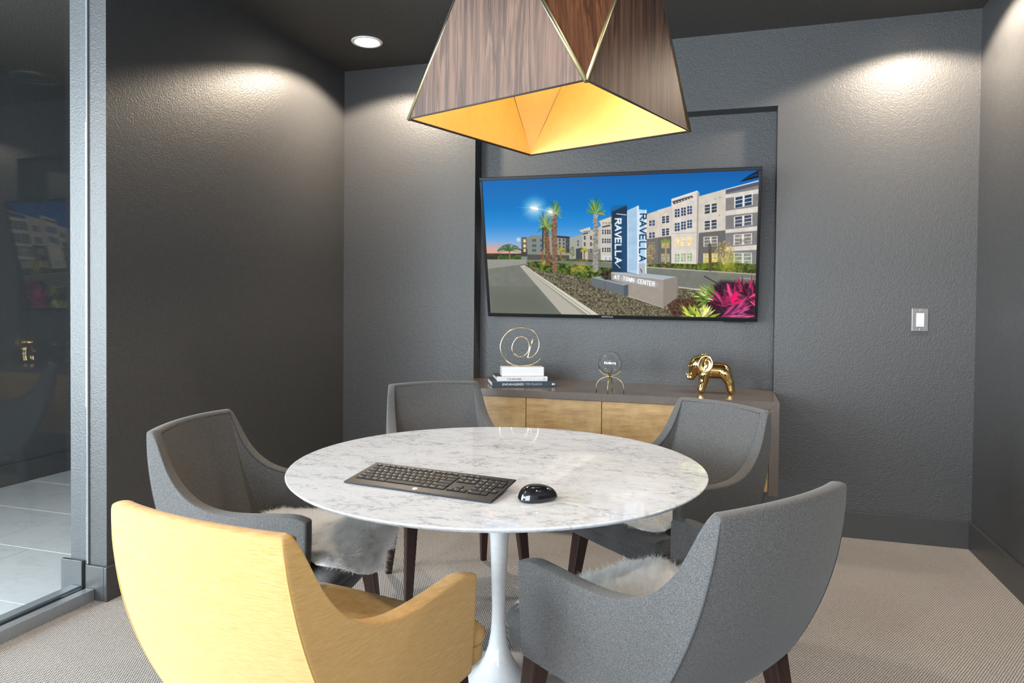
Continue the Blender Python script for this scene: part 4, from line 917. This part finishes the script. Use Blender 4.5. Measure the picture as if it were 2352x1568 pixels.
# wire traced in a local plane: pixel outline of the sculpture scaled to metres
AW = [(1215, 345), (1185, 460), (1155, 580), (1125, 690), (1100, 762), (1160, 758), (1225, 730), (1290, 670), (1340, 580), (1364, 480), (1352, 375), (1300, 260), (1210, 165), (1090, 110), (950, 92), (810, 112), (670, 180), (560, 290), (500, 410), (485, 530), (505, 650), (560, 760), (650, 855), (760, 918), (870, 944), (985, 950), (1100, 938), (1220, 905), (1320, 850), (1410, 780)]
AO = [(1135, 470), (1138, 540), (1115, 620), (1065, 690), (1000, 730), (930, 738), (860, 722), (790, 670), (752, 600), (748, 520), (775, 430), (830, 350), (900, 308), (970, 300), (1040, 322), (1100, 380)]
sc_ = 0.254/1020.0
def cat(pts, closed=False, n=5):
    P = [Vector((x, y)) for x, y in pts]; out = []; k = len(P)
    for i in range(k if closed else k-1):
        p0 = P[(i-1) % k] if closed or i else P[0]; p1 = P[i]; p2 = P[(i+1) % k]; p3 = P[(i+2) % k] if closed or i < k-2 else P[-1]
        for j in range(n): t_ = j/n; out.append(0.5*((2*p1)+(p2-p0)*t_+(2*p0-5*p1+4*p2-p3)*t_*t_+(3*p1-p0-3*p2+p3)*t_**3))
    if not closed: out.append(P[-1])
    return out
to3 = lambda p, dy: (0.108+(p.x-935)*sc_, 0.042+dy, 0.0515+(958-p.y)*sc_)
pts = [Vector(AW[0])]+[Vector(AW[i]) for i in (2, 4)] + cat(AW[4:], False, 4)[1:]
tube('wire', [to3(p, 0) for p in pts], 0.0036, 'champagne', at, 10); tube('wire_loop', [to3(p, 0.001) for p in cat(AO, True, 4)], 0.0036, 'champagne', at, 10, True)

# ------------------------------------------------------------------ glass ball on brass stand
SX, SY = -0.566, 3.606
sd = tag(empty('brass_stand', (SX, SY, CZ), 0.0), 'brass arched stand holding the glass ball on the counter', 'stand')
def arc(r, z, a0, a1, rot, n=24, fl=1): return [(r*math.cos(a0+(a1-a0)*i/n)*math.cos(rot), r*math.cos(a0+(a1-a0)*i/n)*math.sin(rot), z+fl*r*math.sin(a0+(a1-a0)*i/n)) for i in range(n+1)]
for rot in (0.0, PI/2):
    p_ = [(0.0715*math.cos(rot)*math.cos(t_), 0.0715*math.sin(rot)*math.cos(t_), 0.026+0.055*math.sin(t_)) for t_ in np.linspace(PI, 0, 25)]
    p_ = [(p_[0][0], p_[0][1], 0.0)] + p_ + [(p_[-1][0], p_[-1][1], 0.0)]
    tube('arch_leg', p_, 0.0028, 'brass', sd, 8)
    tube('cradle', [(0.0665*math.cos(rot)*math.cos(t_), 0.0665*math.sin(rot)*math.cos(t_), 0.1505+0.0665*math.sin(t_)) for t_ in np.linspace(PI*1.18, PI*1.82, 21)], 0.0025, 'brass', sd, 8)
bm = bmesh.new(); bmesh.ops.create_uvsphere(bm, u_segments=64, v_segments=40, radius=0.0625); inner = bmesh.ops.create_uvsphere(bm, u_segments=64, v_segments=40, radius=0.0595); bmesh.ops.reverse_faces(bm, faces=list({f for v in inner['verts'] for f in v.link_faces})); me = bpy.data.meshes.new('glass_ball'); bm.to_mesh(me); bm.free()
gb = link('glass_ball', me, 'crystal', None, True); gb.location = (SX, SY, CZ+0.1505+0.0012); tag(gb, 'clear glass ball resting on the brass stand', 'glass ball')

# ------------------------------------------------------------------ gold elephant
el = tag(empty('elephant_figurine', (-0.055, 3.765, CZ), 0.10), 'shiny gold elephant figurine standing on the counter', 'figurine')
mb = bpy.data.metaballs.new('elephant_source'); mb.resolution = 0.005; mb.render_resolution = 0.005; mb.threshold = 0.35
mo = bpy.data.objects.new('elephant_source', mb); COL.objects.link(mo)
K = 10.0
def ball(p, r):
    e = mb.elements.new(); e.co = Vector(p)*K; e.radius = r*1.42*K; e.stiffness = 3.0
mb.resolution = 0.04; mb.render_resolution = 0.04
def chain(a, b_, ra, rb, n=6):
    for i in range(n+1): t_ = i/n; ball(Vector(a).lerp(Vector(b_), t_), ra+(rb-ra)*t_)
chain((-0.040, 0, 0.128), (0.060, 0, 0.124), 0.044, 0.043, 6)            # trunk of the body
for sy in (-1, 1):
    chain((0.066, sy*0.022, 0.115), (0.092, sy*0.028, 0.062), 0.033, 0.023, 5); chain((0.092, sy*0.028, 0.062), (0.103, sy*0.030, 0.010), 0.023, 0.019, 5)
    chain((-0.048, sy*0.022, 0.112), (-0.056, sy*0.027, 0.060), 0.031, 0.023, 5); chain((-0.056, sy*0.027, 0.060), (-0.068, sy*0.029, 0.010), 0.023, 0.019, 5)
chain((-0.066, 0, 0.168), (-0.094, 0, 0.155), 0.046, 0.045, 3)            # head
chain((-0.104, 0, 0.132), (-0.112, 0, 0.100), 0.032, 0.020, 4); chain((-0.112, 0, 0.098), (-0.122, 0, 0.080), 0.018, 0.015, 3); chain((-0.122, 0, 0.080), (-0.140, 0, 0.082), 0.014, 0.012, 3)
bpy.context.view_layer.update(); dg = bpy.context.evaluated_depsgraph_get()
me = bpy.data.meshes.new_from_object(mo.evaluated_get(dg)); bpy.data.objects.remove(mo, do_unlink=True); bpy.data.metaballs.remove(mb)
me.transform(Matrix.Scale(1/K, 4))
zs = [v.co.z for v in me.vertices]; zmin, zmax = min(zs), max(zs)
ELZ = 0.199/(zmax-zmin)
me.transform(Matrix.Translation((0, 0, -zmin))); me.transform(Matrix.Scale(ELZ, 4))
me.name = 'elephant_body'; link('body', me, 'gold', el, True)
for sy in (-1, 1):
    V, F = [], []; n, nr = 32, 5
    prof_e = [(0.0, 0.0075), (0.55, 0.0068), (0.80, 0.0085), (0.92, 0.0105), (1.0, 0.0065)]
    for side in (1, 0):
        for q, th in prof_e:
            for j in range(n):
                a = 2*PI*j/n; rx = 0.039*(1+0.10*math.cos(a)); rz = 0.048*(1+0.10*math.sin(a+0.4))
                V.append((-0.046+0.012*q*math.sin(a)*0.5+rx*q*math.cos(a), sy*(0.047+(th if side else 0.001)+0.010*q*max(0, math.cos(a))), 0.151+rz*q*math.sin(a)))
    for lay in (0, 1):
        for i in range(nr-1):
            for j in range(n): k = (j+1) % n; b0 = lay*nr*n; F.append((b0+i*n+j, b0+i*n+k, b0+(i+1)*n+k, b0+(i+1)*n+j))
    for j in range(n): k = (j+1) % n; F.append(((nr-1)*n+j, (nr-1)*n+k, nr*n+(nr-1)*n+k, nr*n+(nr-1)*n+j))
    mesh('ear', V, F, 'gold', el, True)
    tube('tusk', [(-0.108, sy*0.017, 0.098), (-0.124, sy*0.021, 0.094), (-0.138, sy*0.022, 0.100)], [0.0055, 0.0045, 0.0018], 'gold', el, 8)
    o = mesh('eye', [(-0.122+0.004*math.cos(a), sy*0.031, 0.142+0.004*math.sin(a)) for a in np.linspace(0, 2*PI, 13)[:-1]] + [(-0.122, sy*0.035, 0.142)], [(i, (i+1) % 12, 12) for i in range(12)], 'gold', el, True)
